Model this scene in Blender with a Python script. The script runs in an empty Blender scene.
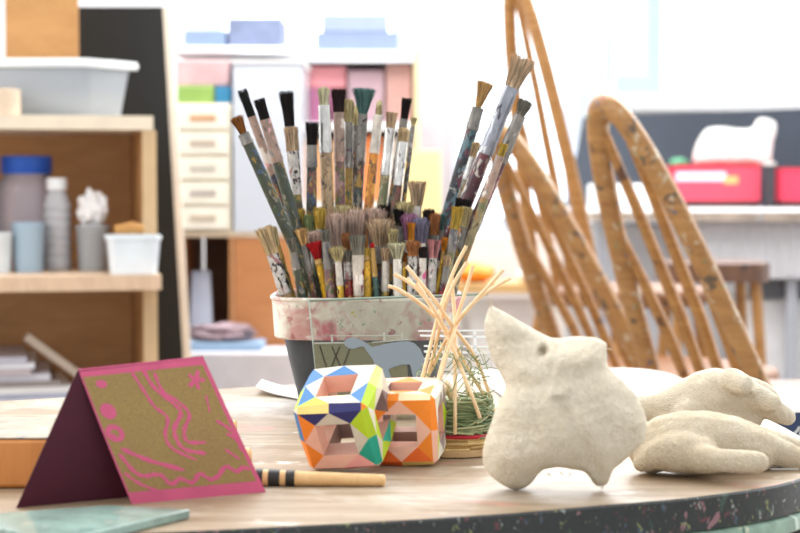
import bpy, bmesh, math, random
import numpy as np
from mathutils import Vector, Matrix, geometry, noise
random.seed(7)
S = bpy.context.scene
COL = S.collection
PI = math.pi

# ------------------------------------------------------------------ camera
F = 1650.0
TZ = 0.62                       # table top height
ZE = TZ + 0.219                 # eye height
PITCH = math.atan((266.5 - 185.0) / F)
cd = bpy.data.cameras.new('camera'); cam = bpy.data.objects.new('camera', cd); COL.objects.link(cam)
cam.location = (0, 0, ZE); cam.rotation_euler = (PI/2 - PITCH, 0, 0)
cd.sensor_width = 36; cd.lens = 36 * F / 800; cd.clip_start = 0.05; cd.clip_end = 200
cd.dof.use_dof = True; cd.dof.focus_distance = 1.44; cd.dof.aperture_fstop = 7.6; cd.dof.aperture_blades = 8
S.camera = cam
FW = Vector((0, math.cos(PITCH), -math.sin(PITCH))); UP = Vector((0, math.sin(PITCH), math.cos(PITCH)))
EYE = Vector((0, 0, ZE))
def ray(px, py): return FW + Vector(((px - 400) / F, 0, 0)) + UP * ((266.5 - py) / F)
def at(px, py, Y):
    d = ray(px, py); return EYE + d * (Y / d.y)
def on(px, py, z=TZ):
    d = ray(px, py); return EYE + d * ((z - ZE) / d.z)

# ------------------------------------------------------------------ materials
def lin(c):
    out = []
    for v in c:
        v /= 255.0
        out.append(v / 12.92 if v <= .04045 else ((v + .055) / 1.055) ** 2.4)
    return tuple(out) + (1.0,)
class NT:
    def __init__(s, name):
        s.m = bpy.data.materials.new(name); s.m.use_nodes = True
        s.t = s.m.node_tree; s.n = s.t.nodes
        s.b = s.n['Principled BSDF']; s.out = s.n['Material Output']
    def add(s, kind, **kw):
        n = s.n.new(kind)
        for k, v in kw.items(): setattr(n, k, v)
        return n
    def link(s, a, b): s.t.links.new(a, b)
    def coords(s, scale=(1, 1, 1), rand=True, which='Object'):
        tc = s.add('ShaderNodeTexCoord'); mp = s.add('ShaderNodeMapping')
        mp.inputs['Scale'].default_value = scale
        s.link(tc.outputs[which], mp.inputs['Vector'])
        if rand:
            oi = s.add('ShaderNodeObjectInfo'); mu = s.add('ShaderNodeMath', operation='MULTIPLY')
            mu.inputs[1].default_value = 37.0
            s.link(oi.outputs['Random'], mu.inputs[0]); s.link(mu.outputs[0], mp.inputs['Location'])
        return mp.outputs[0]
    def noise(s, vec, scale, detail=3, rough=.55, dist=0):
        n = s.add('ShaderNodeTexNoise'); n.inputs['Scale'].default_value = scale
        n.inputs['Detail'].default_value = detail; n.inputs['Roughness'].default_value = rough
        n.inputs['Distortion'].default_value = dist
        s.link(vec, n.inputs['Vector']); return n.outputs['Fac']
    def ramp(s, fac, lo, hi):
        r = s.add('ShaderNodeMapRange'); r.inputs[1].default_value = lo; r.inputs[2].default_value = hi
        r.clamp = True; s.link(fac, r.inputs[0]); return r.outputs[0]
    def mix(s, fac, a, b):
        m = s.add('ShaderNodeMix', data_type='RGBA')
        if isinstance(fac, (int, float)): m.inputs[0].default_value = fac
        else: s.link(fac, m.inputs[0])
        for v, i in ((a, 6), (b, 7)):
            if isinstance(v, tuple): m.inputs[i].default_value = v
            else: s.link(v, m.inputs[i])
        return m.outputs[2]
    def bump(s, h, strength, dist=.001):
        b = s.add('ShaderNodeBump'); b.inputs['Strength'].default_value = strength; b.inputs['Distance'].default_value = dist
        s.link(h, b.inputs['Height']); s.link(b.outputs[0], s.b.inputs['Normal'])
    def color(s, c):
        if isinstance(c, tuple): s.b.inputs['Base Color'].default_value = c
        else: s.link(c, s.b.inputs['Base Color'])
    def set(s, rough=.5, metal=0, spec=.5):
        s.b.inputs['Roughness'].default_value = rough; s.b.inputs['Metallic'].default_value = metal
        s.b.inputs['Specular IOR Level'].default_value = spec
_mc = {}
def cached(fn):
    def w(*a, **k):
        key = (fn.__name__, repr(a), repr(k))
        if key not in _mc: _mc[key] = fn(*a, **k)
        return _mc[key]
    return w
@cached
def plain(c, rough=.5, metal=0, var=.06, scale=20, spec=.4):
    t = NT('painted_surface'); v = t.coords(); n = t.noise(v, scale)
    a = lin(tuple(min(255, x * (1 + var)) for x in c)); b = lin(tuple(x * (1 - var) for x in c))
    t.color(t.mix(n, a, b)); t.set(rough, metal, spec); return t.m
@cached
def splat(base, cols, scale=220, cover=.5, rough=.45, metal=0, stretch=(1, 1, .55), bump=.25):
    """a surface spattered with patches of paint"""
    t = NT('paint_spattered'); v = t.coords(stretch)
    scale *= .62; n0 = t.noise(v, scale * .8, 4, .7)
    cur = t.mix(t.ramp(n0, .35, .7), lin(base), lin(tuple(x * .72 for x in base)))
    for i, c in enumerate(cols):
        mp = t.add('ShaderNodeMapping'); mp.inputs['Location'].default_value = (3.1 * i + 1, 7.7 * i, 5.3 * i + 2)
        t.link(v, mp.inputs['Vector'])
        n = t.noise(mp.outputs[0], scale * (.55 + .28 * (i % 3)), 3, .6, .6)
        th = .5 + (1 - cover) * (.22 if rough != .28 else .14)
        cur = t.mix(t.ramp(n, th, th + .03), cur, lin(c))
    t.color(cur); t.set(rough, metal)
    t.bump(n0, bump, .0006); return t.m
@cached
def wood(c1, c2, scale=(3, 3, 30), rough=.5, dirt=None, rand=True, fine=1.0):
    t = NT('wood'); v = t.coords(scale, rand)
    n = t.noise(v, 3 * fine, 5, .65, .8); cur = t.mix(t.ramp(n, .3, .7), lin(c1), lin(c2))
    if dirt:
        v2 = t.coords((1, 1, 1), rand)
        for i, (c, sc, th) in enumerate(dirt):
            mp = t.add('ShaderNodeMapping'); mp.inputs['Location'].default_value = (4.4 * i, 2.2 * i + 1, 9 * i)
            t.link(v2, mp.inputs['Vector'])
            cur = t.mix(t.ramp(t.noise(mp.outputs[0], sc, 3, .6, .4), th, th + .04), cur, lin(c))
    t.color(cur); t.set(rough); t.bump(n, .15, .001); return t.m
@cached
def hair(c, rough=.7):
    t = NT('bristle_hair'); v = t.coords((420, 420, 30)); n = t.noise(v, 1.0, 3, .7)
    t.color(t.mix(t.ramp(n, .3, .7), lin(tuple(x * .66 for x in c)), lin(tuple(min(255, x * 1.13) for x in c)))); t.set(rough, 0, .25)
    tl = t.add('ShaderNodeBsdfTranslucent'); tl.inputs[0].default_value = lin(tuple(min(255, x * 1.08) for x in c)); ms = t.add('ShaderNodeMixShader'); ms.inputs[0].default_value = .32
    t.link(t.b.outputs[0], ms.inputs[1]); t.link(tl.outputs[0], ms.inputs[2]); t.link(ms.outputs[0], t.out.inputs['Surface']); return t.m
@cached
def gauze(c1, c2):
    t = NT('plaster_gauze'); v = t.coords((1, 1, 1), False); tc = t.add('ShaderNodeTexCoord')
    n = t.noise(v, 35, 4, .65); n2 = t.noise(v, 420, 4, .8)
    cur = t.mix(t.ramp(n, .3, .72), lin(c1), lin(c2))
    w1 = t.add('ShaderNodeTexWave', wave_type='BANDS', bands_direction='DIAGONAL'); w1.inputs['Scale'].default_value = 260; w1.inputs['Distortion'].default_value = 9
    w1.inputs['Detail'].default_value = 3; w1.inputs['Detail Scale'].default_value = 1.2
    w2 = t.add('ShaderNodeTexWave', wave_type='BANDS', bands_direction='Z'); w2.inputs['Scale'].default_value = 290; w2.inputs['Distortion'].default_value = 11
    w2.inputs['Detail'].default_value = 3
    for w in (w1, w2): t.link(v, w.inputs['Vector'])
    ad = t.add('ShaderNodeMath', operation='ADD'); t.link(w1.outputs['Fac'], ad.inputs[0]); t.link(w2.outputs['Fac'], ad.inputs[1])
    mul = t.add('ShaderNodeMath', operation='MULTIPLY_ADD'); t.link(ad.outputs[0], mul.inputs[0]); mul.inputs[1].default_value = .22; t.link(n2, mul.inputs[2])
    cur = t.mix(t.ramp(n2, .62, .78), cur, lin(tuple(x * .9 for x in c2)))
    cur = t.mix(t.ramp(mul.outputs[0], .5, 1.0), lin(tuple(x * .93 for x in c2)), cur)
    t.color(cur); t.set(.9, 0, .15); t.bump(mul.outputs[0], 1.0, .0016); return t.m
@cached
def glassy(tint, haze, haze_c, rough=.05):
    """thin clear sheet: mostly see-through, a little haze, a glossy surface"""
    t = NT('clear_sheet'); tr = t.add('ShaderNodeBsdfTransparent'); tr.inputs[0].default_value = lin(tint)
    df = t.add('ShaderNodeBsdfDiffuse'); df.inputs[0].default_value = lin(haze_c)
    m1 = t.add('ShaderNodeMixShader'); m1.inputs[0].default_value = haze
    t.link(tr.outputs[0], m1.inputs[1]); t.link(df.outputs[0], m1.inputs[2])
    gl = t.add('ShaderNodeBsdfGlossy'); gl.inputs['Roughness'].default_value = rough
    fr = t.add('ShaderNodeFresnel'); fr.inputs[0].default_value = 1.4
    m2 = t.add('ShaderNodeMixShader'); t.link(fr.outputs[0], m2.inputs[0]); t.link(m1.outputs[0], m2.inputs[1]); t.link(gl.outputs[0], m2.inputs[2])
    t.link(m2.outputs[0], t.out.inputs['Surface']); return t.m

# ------------------------------------------------------------------ mesh helpers
def wm(o): return (wm(o.parent) if o.parent else Matrix.Identity(4)) @ o.matrix_basis
class MB:
    def __init__(s): s.v = []; s.f = []; s.mi = []; s.cur = 0
    def vert(s, p): s.v.append(tuple(p)); return len(s.v) - 1
    def face(s, ix, m=None): s.f.append(tuple(ix)); s.mi.append(s.cur if m is None else m)
    def poly(s, pts, m=None): s.face([s.vert(p) for p in pts], m)
    def ring_loft(s, rings, cap0=True, cap1=True, closed=True):
        idx = [[s.vert(p) for p in r] for r in rings]; n = len(rings[0])
        for a, b in zip(idx[:-1], idx[1:]):
            for i in range(n if closed else n - 1):
                j = (i + 1) % n; s.face((a[i], a[j], b[j], b[i]))
        if cap0: s.face(idx[0][::-1])
        if cap1: s.face(idx[-1])
        return idx
    def tube(s, pts, rad, n=8, cap=True, flat=1.0, ref=None):
        pts = [Vector(p) for p in pts]
        if isinstance(rad, (int, float)): rad = [rad] * len(pts)
        rings = []; x = None
        for i, p in enumerate(pts):
            t = (pts[min(i + 1, len(pts) - 1)] - pts[max(i - 1, 0)]).normalized()
            if x is None:
                r = Vector(ref) if ref else (Vector((1, 0, 0)) if abs(t.x) < .9 else Vector((0, 1, 0)))
                x = r
            x = (x - t * x.dot(t)).normalized(); y = t.cross(x)
            rings.append([p + x * (rad[i] * math.cos(a)) + y * (rad[i] * flat * math.sin(a)) for a in [2 * PI * k / n for k in range(n)]])
        s.ring_loft(rings, cap, cap)
    def lathe(s, prof, c=(0, 0, 0), n=28, cap0=True, cap1=True):
        s.ring_loft([[(c[0] + r * math.cos(2 * PI * k / n), c[1] + r * math.sin(2 * PI * k / n), c[2] + z) for k in range(n)] for r, z in prof], cap0, cap1)
    def box(s, x0, x1, y0, y1, z0, z1, M=None):
        c = [Vector((x, y, z)) for z in (z0, z1) for y in (y0, y1) for x in (x0, x1)]
        if M: c = [M @ p for p in c]
        i = [s.vert(p) for p in c]
        for q in ((0, 2, 3, 1), (4, 5, 7, 6), (0, 1, 5, 4), (2, 6, 7, 3), (0, 4, 6, 2), (1, 3, 7, 5)): s.face([i[k] for k in q])
    def prism(s, poly, z0, z1, M=None, m=None):
        """extrude a 2-D outline from z0 to z1"""
        n = len(poly); a = [Vector((p[0], p[1], z0)) for p in poly]; b = [Vector((p[0], p[1], z1)) for p in poly]
        if M: a = [M @ p for p in a]; b = [M @ p for p in b]
        ia = [s.vert(p) for p in a]; ib = [s.vert(p) for p in b]
        s.face(ia[::-1], m); s.face(ib, m)
        for k in range(n): s.face((ia[k], ia[(k + 1) % n], ib[(k + 1) % n], ib[k]), m)
    def build(s, name, mats, parent=None, smooth=True, bevel=0, fix=True, angle=.7):
        me = bpy.data.meshes.new(name)
        org = wm(parent).inverted() if (parent and s_local.get(parent.name) is None) else None
        vs = s.v
        if org is not None: vs = [tuple(org @ Vector(p)) for p in s.v]
        me.from_pydata(vs, [], s.f)
        for m in (mats if isinstance(mats, (list, tuple)) else [mats]): me.materials.append(m)
        for p, k in zip(me.polygons, s.mi): p.material_index = k
        if fix:
            bm = bmesh.new(); bm.from_mesh(me); bmesh.ops.recalc_face_normals(bm, faces=bm.faces); bm.to_mesh(me); bm.free()
        if smooth:
            for p in me.polygons: p.use_smooth = True
            try: me.set_sharp_from_angle(angle=angle)
            except Exception: pass
        o = bpy.data.objects.new(name, me); COL.objects.link(o)
        if parent: o.parent = parent
        if bevel:
            b = o.modifiers.new('bevel', 'BEVEL'); b.width = bevel; b.segments = 2; b.limit_method = 'ANGLE'
        return o
s_local = {}
def tag(o, label, cat, group=None):
    o['label'] = label; o['category'] = cat
    if group: o['group'] = group
    return o
def thing(name, label, cat, loc, group=None, local=False, M=None):
    o = bpy.data.objects.new(name, None); COL.objects.link(o); o.empty_display_size = .02
    o.matrix_world = M if M is not None else Matrix.Translation(Vector(loc))
    if M is None: o.location = loc
    if local: s_local[o.name] = True       # parts given in the thing's own coordinates
    return tag(o, label, cat, group)
def struct(o): o['kind'] = 'structure'; return o
def base_of(mb):
    a = np.array(mb.v); return Vector(((a[:, 0].min() + a[:, 0].max()) / 2, (a[:, 1].min() + a[:, 1].max()) / 2, a[:, 2].min()))
def solo(mb, name, mats, label, cat, group=None, **k):
    """a thing that is one mesh, its origin at its base"""
    b = base_of(mb); mb.v = [tuple(Vector(p) - b) for p in mb.v]
    o = mb.build(name, mats, None, **k); o.location = b
    return tag(o, label, cat, group)
def recenter(o):
    return o
def boxpx(mb, x0, y0, x1, y1, Y, depth, zbot=None):
    """box whose front face fills the pixel rectangle at distance Y"""
    a = at(x0, y0, Y); b = at(x1, y1, Y)
    mb.box(a.x, b.x, Y, Y + depth, b.z if zbot is None else zbot, a.z)
def spline(pts, n=8):
    """Catmull-Rom through points"""
    P = [Vector(p) for p in pts]; P = [P[0] * 2 - P[1]] + P + [P[-1] * 2 - P[-2]]; out = []
    for i in range(1, len(P) - 2):
        for k in range(n):
            t = k / n; a, b, c, d = P[i - 1:i + 3]
            out.append(.5 * ((2 * b) + (c - a) * t + (2 * a - 5 * b + 4 * c - d) * t * t + (3 * b - a - 3 * c + d) * t ** 3))
    out.append(P[-2]); return out
# ------------------------------------------------------------------ the two painted tables
def table_mat():
    t = NT('worn_table_top'); v = t.coords((1, 1, 1), False)
    vs = t.coords((2.2, 16, 1), False)
    n = t.noise(vs, 3.2, 6, .7, .5); n2 = t.noise(v, 5, 5, .65, .3); n3 = t.noise(vs, 11, 5, .75, .3)
    base = t.mix(t.ramp(n, .35, .65), lin((132, 108, 82)), lin((168, 150, 126)))
    # patchy whitish wash, plus window glare painted in toward the back
    sp = t.add('ShaderNodeSeparateXYZ'); t.link(t.coords((1, 1, 1), False), sp.inputs[0])
    gy = t.ramp(sp.outputs[1], 1.0, 1.5)
    ad = t.add('ShaderNodeMath', operation='MULTIPLY_ADD'); t.link(gy, ad.inputs[0]); ad.inputs[1].default_value = .42; t.link(n2, ad.inputs[2])
    base = t.mix(t.ramp(ad.outputs[0], .5, .74), base, lin((214, 209, 201)))
    base = t.mix(t.ramp(n3, .60, .70), base, lin((118, 104, 92)))
    for i, (c, sc, th) in enumerate((((126, 118, 128), 9, .66), ((176, 130, 112), 11, .62), ((86, 80, 80), 60, .75), ((120, 130, 150), 30, .73), ((220, 214, 206), 22, .62))):
        mp = t.add('ShaderNodeMapping'); mp.inputs['Location'].default_value = (3 * i, 1.7 * i, 0); mp.inputs['Scale'].default_value = (.7, 1.6, 1)
        t.link(v, mp.inputs['Vector'])
        base = t.mix(t.ramp(t.noise(mp.outputs[0], sc, 4, .65, .6), th, th + .07), base, lin(c))
    t.color(base); t.set(.46, 0, .4); t.bump(n3, .3, .001)
    return t.m
PAINTS = ((44, 66, 54), (92, 44, 48), (132, 136, 130), (58, 76, 92), (112, 118, 70), (28, 30, 34), (128, 92, 98), (24, 26, 26), (60, 40, 44))
edge_mat = splat((30, 36, 34), PAINTS, 250, .34, .4, 0, (1, 1, .7))
lip_mat = splat((150, 178, 158), ((190, 205, 190), (70, 100, 90), (205, 200, 170)), 60, .4, .5)
top_m = table_mat()
def scale_poly(poly, k):
    c = Vector((sum(p[0] for p in poly) / len(poly), sum(p[1] for p in poly) / len(poly)))
    return [tuple(c + (Vector(p[:2]) - c) * k) for p in poly]
def inset(poly, d):
    out = []; n = len(poly)
    for i in range(n):
        a, b, c = Vector(poly[i - 1][:2]), Vector(poly[i][:2]), Vector(poly[(i + 1) % n][:2])
        t = (c - a).normalized(); out.append(tuple(b + Vector((-t.y, t.x)) * d))
    return out
near = [(-.62, .93), (-.35, .985), (-.0824, 1.0464), (.0526, 1.084), (.1355, 1.1176), (.209, 1.1497), (.285, 1.205), (.335, 1.29), (.35, 1.42), (.342, 1.6), (.325, 1.84), (.30, 1.95), (.24, 1.975), (.12, 1.93), (-.18, 1.775), (-.45, 1.64), (-.62, 1.5), (-.72, 1.3), (-.72, 1.05), (-.62, .93)]
outline = [(p.x, p.y) for p in spline([(a, b, 0) for a, b in near], 8)][:-1]
def art_table(outline, label, legs):
    cx = sum(p[0] for p in outline) / len(outline); cy = sum(p[1] for p in outline) / len(outline)
    t = thing('art_table', label, 'table', (cx, cy, 0))
    m = MB(); m.cur = 1
    o1 = outline; i1 = inset(outline, .0015)
    ring = lambda o, z: [(p[0], p[1], z) for p in o]
    m.ring_loft([ring(inset(outline, .012), TZ - .024), ring(o1, TZ - .024), ring(o1, TZ - .0015), ring(i1, TZ)], True, False)
    m.face([m.vert((p[0], p[1], TZ)) for p in i1], 0)
    m.build('tabletop', [top_m, edge_mat], t)
    m = MB(); m.ring_loft([ring(inset(outline, .004), TZ - .040), ring(inset(outline, -.003), TZ - .036), ring(inset(outline, -.003), TZ - .027), ring(inset(outline, .004), TZ - .0242)])
    m.build('edge_lip', lip_mat, t)
    for x, y in legs:
        m = MB(); m.tube([(x, y, 0), (x, y, TZ - .040)], .022, 12); m.build('leg', plain((70, 70, 72), .35, .6), t)
    return t
art_table(outline, 'low art table with worn white-washed top and dark paint-spattered edge in the foreground', [(-.5, 1.12), (.12, 1.25), (.2, 1.8), (-.42, 1.5)])
o2 = [(.367, 1.595), (1.05, 1.595), (1.05, 1.775), (.352, 1.775)]
def white_table():
    t = thing('side_table', 'white table with blue painted edge beyond the plaster hands at the right', 'table', (.7, 1.68, 0))
    m = MB(); m.prism(inset(o2, .0), TZ - .002, TZ + .0); m.build('tabletop', plain((238, 236, 230), .4), t)
    m = MB(); m.prism(o2, TZ - .026, TZ - .0022); m.build('apron', splat((38, 58, 96), ((30, 34, 44), (60, 96, 140), (200, 200, 196)), 70, .4), t)
    for x, y in ((.42, 1.63), (1.0, 1.63), (1.0, 1.74), (.42, 1.74)):
        m = MB(); m.tube([(x, y, 0), (x, y, TZ - .026)], .015, 10); m.build('leg', plain((70, 70, 72), .35, .6), t)
white_table()

# sheets of white paper on the table
def paper(pts, label, lift=0.0, thick=.0012):
    m = MB(); n = 10; A, B, C, D = [Vector(p) for p in pts]
    g = []
    for k in range(2):
        for j in range(n + 1):
            for i in range(n + 1):
                u, v = i / n, j / n
                p = A.lerp(B, u).lerp(D.lerp(C, u), v)
                p.z += lift * (u ** 3) + thick * k + .0006 * math.sin(7 * u + 5 * v) + .0008
                g.append(m.vert(p))
    q = lambda k, j, i: g[k * (n + 1) ** 2 + j * (n + 1) + i]
    for k in range(2):
        for j in range(n):
            for i in range(n): m.face((q(k, j, i), q(k, j, i + 1), q(k, j + 1, i + 1), q(k, j + 1, i)))
    for i in range(n):
        m.face((q(0, 0, i), q(0, 0, i + 1), q(1, 0, i + 1), q(1, 0, i))); m.face((q(0, n, i), q(0, n, i + 1), q(1, n, i + 1), q(1, n, i)))
        m.face((q(0, i, 0), q(0, i + 1, 0), q(1, i + 1, 0), q(1, i, 0))); m.face((q(0, i, n), q(0, i + 1, n), q(1, i + 1, n), q(1, i, n)))
    return solo(m, 'paper_sheet', plain((244, 243, 240), .6, 0, .02), label, 'paper')
paper([on(330, 392), on(262, 388), on(256, 394), on(320, 404)], 'white paper sheet poking out left of the brush pot', lift=.007)
paper([on(520, 412), on(470, 372), on(630, 370), on(705, 398)], 'large white paper sheet on the back of the table behind the plaster figure', lift=0)

# ------------------------------------------------------------------ folded card
QA, QB, QC, QD = Vector((78, 369)), Vector((203, 356)), Vector((266, 492)), Vector((132, 504))
pD, pC = on(132, 504), on(266, 492)
pE = on(16, 508); shift = pC - pD
pG = pE + shift
ymid = (pD.y + pE.y) / 2
pA = at(78, 369, ymid); pB = at(203, 356, (pC.y + pG.y) / 2)
_N = (pB - pA).cross(pE - pA); _d = _N.cross(Vector((0, 0, 1))).normalized(); _d = -_d if _d.x < 0 else _d; pG = pE + _d * shift.length
def front(u, v, off=0.0):
    a = pA.lerp(pB, u); d = pD.lerp(pC, u); p = a.lerp(d, v)
    nrm = (pB - pA).cross(pD - pA).normalized()
    if nrm.y > 0: nrm = -nrm
    return p - nrm * (.0012 * math.sin(PI * v) * (1 - .5 * u)) + nrm * off
def back(u, v, off=0.0):
    a = pA.lerp(pB, u); d = pE.lerp(pG, u); p = a.lerp(d, v)
    nrm = (pB - pA).cross(pE - pA).normalized()
    if nrm.x > 0: nrm = -nrm
    return p + nrm * off
def uv(px, py):
    p = Vector((px, py)); u = v = .5
    for _ in range(20):
        q = QA + (QB - QA) * u + (QD - QA) * v + (QC - QD - QB + QA) * (u * v) - p
        du = (QB - QA) + (QC - QD - QB + QA) * v; dv = (QD - QA) + (QC - QD - QB + QA) * u
        det = du.x * dv.y - du.y * dv.x
        u -= (q.x * dv.y - q.y * dv.x) / det; v -= (du.x * q.y - du.y * q.x) / det
    return u, v
card = thing('folded_card', 'tent-folded card printed with pink swirls on gold, standing at the left', 'card', (pA.x, (pD.y + pG.y) / 2, TZ))
pink = plain((196, 84, 120), .6, 0, .08, 60)
def sheet(fn, name, mats, n=14, th=.0007):
    m = MB()
    g = [[[m.vert(fn(i / n, j / n, -th * k)) for i in range(n + 1)] for j in range(n + 1)] for k in range(2)]
    for j in range(n):
        for i in range(n):
            m.face((g[0][j][i], g[0][j][i + 1], g[0][j + 1][i + 1], g[0][j + 1][i]), 0)
            m.face((g[1][j][i], g[1][j][i + 1], g[1][j + 1][i + 1], g[1][j + 1][i]), 2)
    for i in range(n):
        for a, b in (((0, i), (0, i + 1)), ((n, i), (n, i + 1)), ((i, 0), (i + 1, 0)), ((i, n), (i + 1, n))):
            m.face((g[0][a[0]][a[1]], g[0][b[0]][b[1]], g[1][b[0]][b[1]], g[1][a[0]][a[1]]), 0)
    return m
maroon = plain((70, 16, 36), .7, 0, .1, 60)
gold_t = NT('gold_print'); _v = gold_t.coords((1, 1, 1), False); _n = gold_t.noise(_v, 900, 3, .8); _n2 = gold_t.noise(_v, 26, 3)
gold_t.color(gold_t.mix(gold_t.ramp(_n, .35, .68), gold_t.mix(_n2, lin((168, 146, 74)), lin((146, 118, 70))), lin((128, 98, 62)))); gold_t.set(.5, 0, .4)
m = sheet(front, 'front_panel', None)
# gold field, then the pink drawing, both printed on the panel
N = 14; u0, u1, v0, v1 = .012, .965, .062, .915
for j in range(N):
    for i in range(N):
        qs = [(u0 + (u1 - u0) * (i + a) / N, v0 + (v1 - v0) * (j + b) / N) for a, b in ((0, 0), (1, 0), (1, 1), (0, 1))]
        m.poly([front(u, v, .00012) for u, v in qs], 1)
def zp(x, y): return uv(60 + .338 * x, 340 + .338 * y)
def stroke(pts, w=.030):
    pts = [(p.x, p.y) for p in spline([(a, b, 0) for a, b in [zp(*q) for q in pts]], 5)]
    L = []
    for i, p in enumerate(pts):
        a = Vector(pts[max(i - 1, 0)]); b = Vector(pts[min(i + 1, len(pts) - 1)]); t = (b - a).normalized()
        ww = w * (.5 + .22 * math.sin(i * 1.7) * .6) * (.45 if i in (0, len(pts) - 1) else 1)
        n = Vector((-t.y, t.x)) * ww
        L.append((front(p[0] + n.x, p[1] + n.y, .0003), front(p[0] - n.x, p[1] - n.y, .0003)))
    for a, b in zip(L[:-1], L[1:]): m.poly([a[0], b[0], b[1], a[1]], 2)
def blob(cx, cy, rx, ry, hole=0):
    u, v = zp(cx, cy); n = 18
    ru = rx * .338 / 128; rv = ry * .338 / 145
    R = lambda k, a: front(u + ru * k * math.cos(a), v + rv * k * math.sin(a), .0003)
    for k in range(n):
        a, b = 2 * PI * k / n, 2 * PI * (k + 1) / n
        m.poly([R(hole, a), R(1, a), R(1, b), R(hole, b)] if hole else [R(0, 0), R(1, a), R(1, b)], 2)
stroke([(205, 90), (245, 150), (275, 195), (315, 230), (308, 280), (330, 320), (400, 355)], .024)
stroke([(240, 85), (275, 140), (330, 185), (355, 215), (335, 260), (345, 300), (370, 325), (430, 335)], .03)
stroke([(275, 95), (300, 150), (350, 185), (380, 220), (365, 265), (375, 300), (430, 302)], .026)
for k in range(5):
    a = -1.3 + k * 2 * PI / 5; stroke([(400, 118), (400 + 14 * math.cos(a), 118 + 15 * math.sin(a)), (400 + 27 * math.cos(a), 118 + 30 * math.sin(a))], .03)
blob(121, 130, 16, 13); blob(142, 210, 22, 25); blob(162, 275, 26, 28, .45); blob(158, 285, 8, 10)
stroke([(180, 320), (260, 355), (365, 385)], .034)
stroke([(175, 335), (215, 385), (245, 402), (275, 398), (300, 402), (325, 427), (352, 410), (388, 422), (410, 395), (440, 412), (465, 402), (488, 374), (520, 388), (542, 376), (562, 384)], .03)
stroke([(190, 392), (235, 425), (300, 452)], .024)
stroke([(460, 237), (500, 262), (525, 300)], .026); stroke([(490, 275), (522, 296), (538, 330)], .022); stroke([(486, 322), (530, 352)], .022); stroke([(430, 160), (442, 215)], .014)
m.build('front_panel', [pink, gold_t.m, pink], card, fix=False)
m = sheet(lambda u, v, o: back(u, .014 + .986 * v, o * .6), 'back_panel', None); m.mi = [2 if k == 2 else 0 for k in m.mi]
m.build('back_panel', [maroon, maroon, maroon], card)

# ------------------------------------------------------------------ glass tile at the lower left
def on2(px, py, z): return on(px, py, z)
zt = TZ + .0065
c1 = on(190, 509, zt); c2 = on(108, 505, zt); c3 = on(-60, 517, zt); c4 = on(62, 540, zt)
m = MB(); m.prism([(p.x, p.y) for p in (c1, c2, c3, c4)], TZ + .0003, zt)
solo(m, 'glass_tile', [splat((152, 178, 168), ((186, 200, 192), (126, 152, 144), (172, 174, 160)), 60, .45, .12, 0, (1, 1, 1), .05)], 'pale green tile lying on the near left corner of the table', 'tile', bevel=.0008)

# ------------------------------------------------------------------ wooden block behind the card
A = on(-40, 489); B = on(92, 487)
m = MB(); m.box(A.x, B.x, A.y, A.y + .105, TZ + .0003, TZ + .036)
blk = solo(m, 'wooden_block', [wood((206, 138, 70), (186, 116, 56), (20, 20, 3), .5)], 'thick wooden block with whitish top behind the folded card', 'block', bevel=.003)
m = MB(); m.box(A.x + .001, B.x - .001, A.y + .001, A.y + .104, TZ + .0362, TZ + .0372)
m.build('painted_top', splat((178, 164, 142), ((206, 200, 190), (150, 126, 100), (120, 120, 120)), 60, .45), blk)

# ------------------------------------------------------------------ striped sticks
def stick(P0, P1, r0, r1, bands, label, n=24):
    P0, P1 = Vector(P0), Vector(P1)
    root = thing('striped_stick', label, 'stick', (P0 + P1) / 2 - Vector((0, 0, r0)), 'striped wooden sticks')
    m = MB(); K = 30
    m.tube([P0.lerp(P1, k / K) for k in range(K + 1)] + [P1 + (P1 - P0).normalized() * r1 * .25], [r0 + (r1 - r0) * k / K for k in range(K + 1)] + [r1 * .7], n)
    m.build('shaft', wood((226, 186, 132), (206, 160, 104), (30, 30, 30), .45), root)
    for a, b in bands:
        m = MB(); ts = [a + (b - a) * k / 4 for k in range(5)]
        m.tube([P0.lerp(P1, t) for t in ts], [(r0 + (r1 - r0) * t) * 1.02 + .0002 for t in ts], n)
        m.build('painted_band', splat((32, 28, 26), ((70, 56, 44), (170, 130, 90)), 150, .25), root)
def lie(px, py_bottom, r): p = on(px, py_bottom); return p + Vector((0, r * .4, r + .0003))
pl, pr = lie(196, 486, .0066), lie(384, 487, .0043)
fr = lambda x: (x - 196) / (384 - 196)
stick(pl, pr, .0068, .0043, [(fr(256), fr(263)), (fr(268.5), fr(280)), (fr(286), fr(295)), (fr(214), fr(226))], 'striped wooden stick with black bands and its bare end toward the paper cubes')
p = lie(243, 472, .009); stick(p + Vector((-.075, -.004, 0)), p + Vector((.004, .004, 0)), .0085, .0085, [(.82, .86), (.9, .93)], 'short pale stick with thin dark rings poking out behind the folded card')
p = lie(231, 437, .007); stick(p + Vector((-.07, -.004, 0)), p + Vector((.003, .004, 0)), .0068, .0068, [(.80, .9), (.93, .97)], 'stick with dark end band, farthest one behind the folded card')
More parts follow.
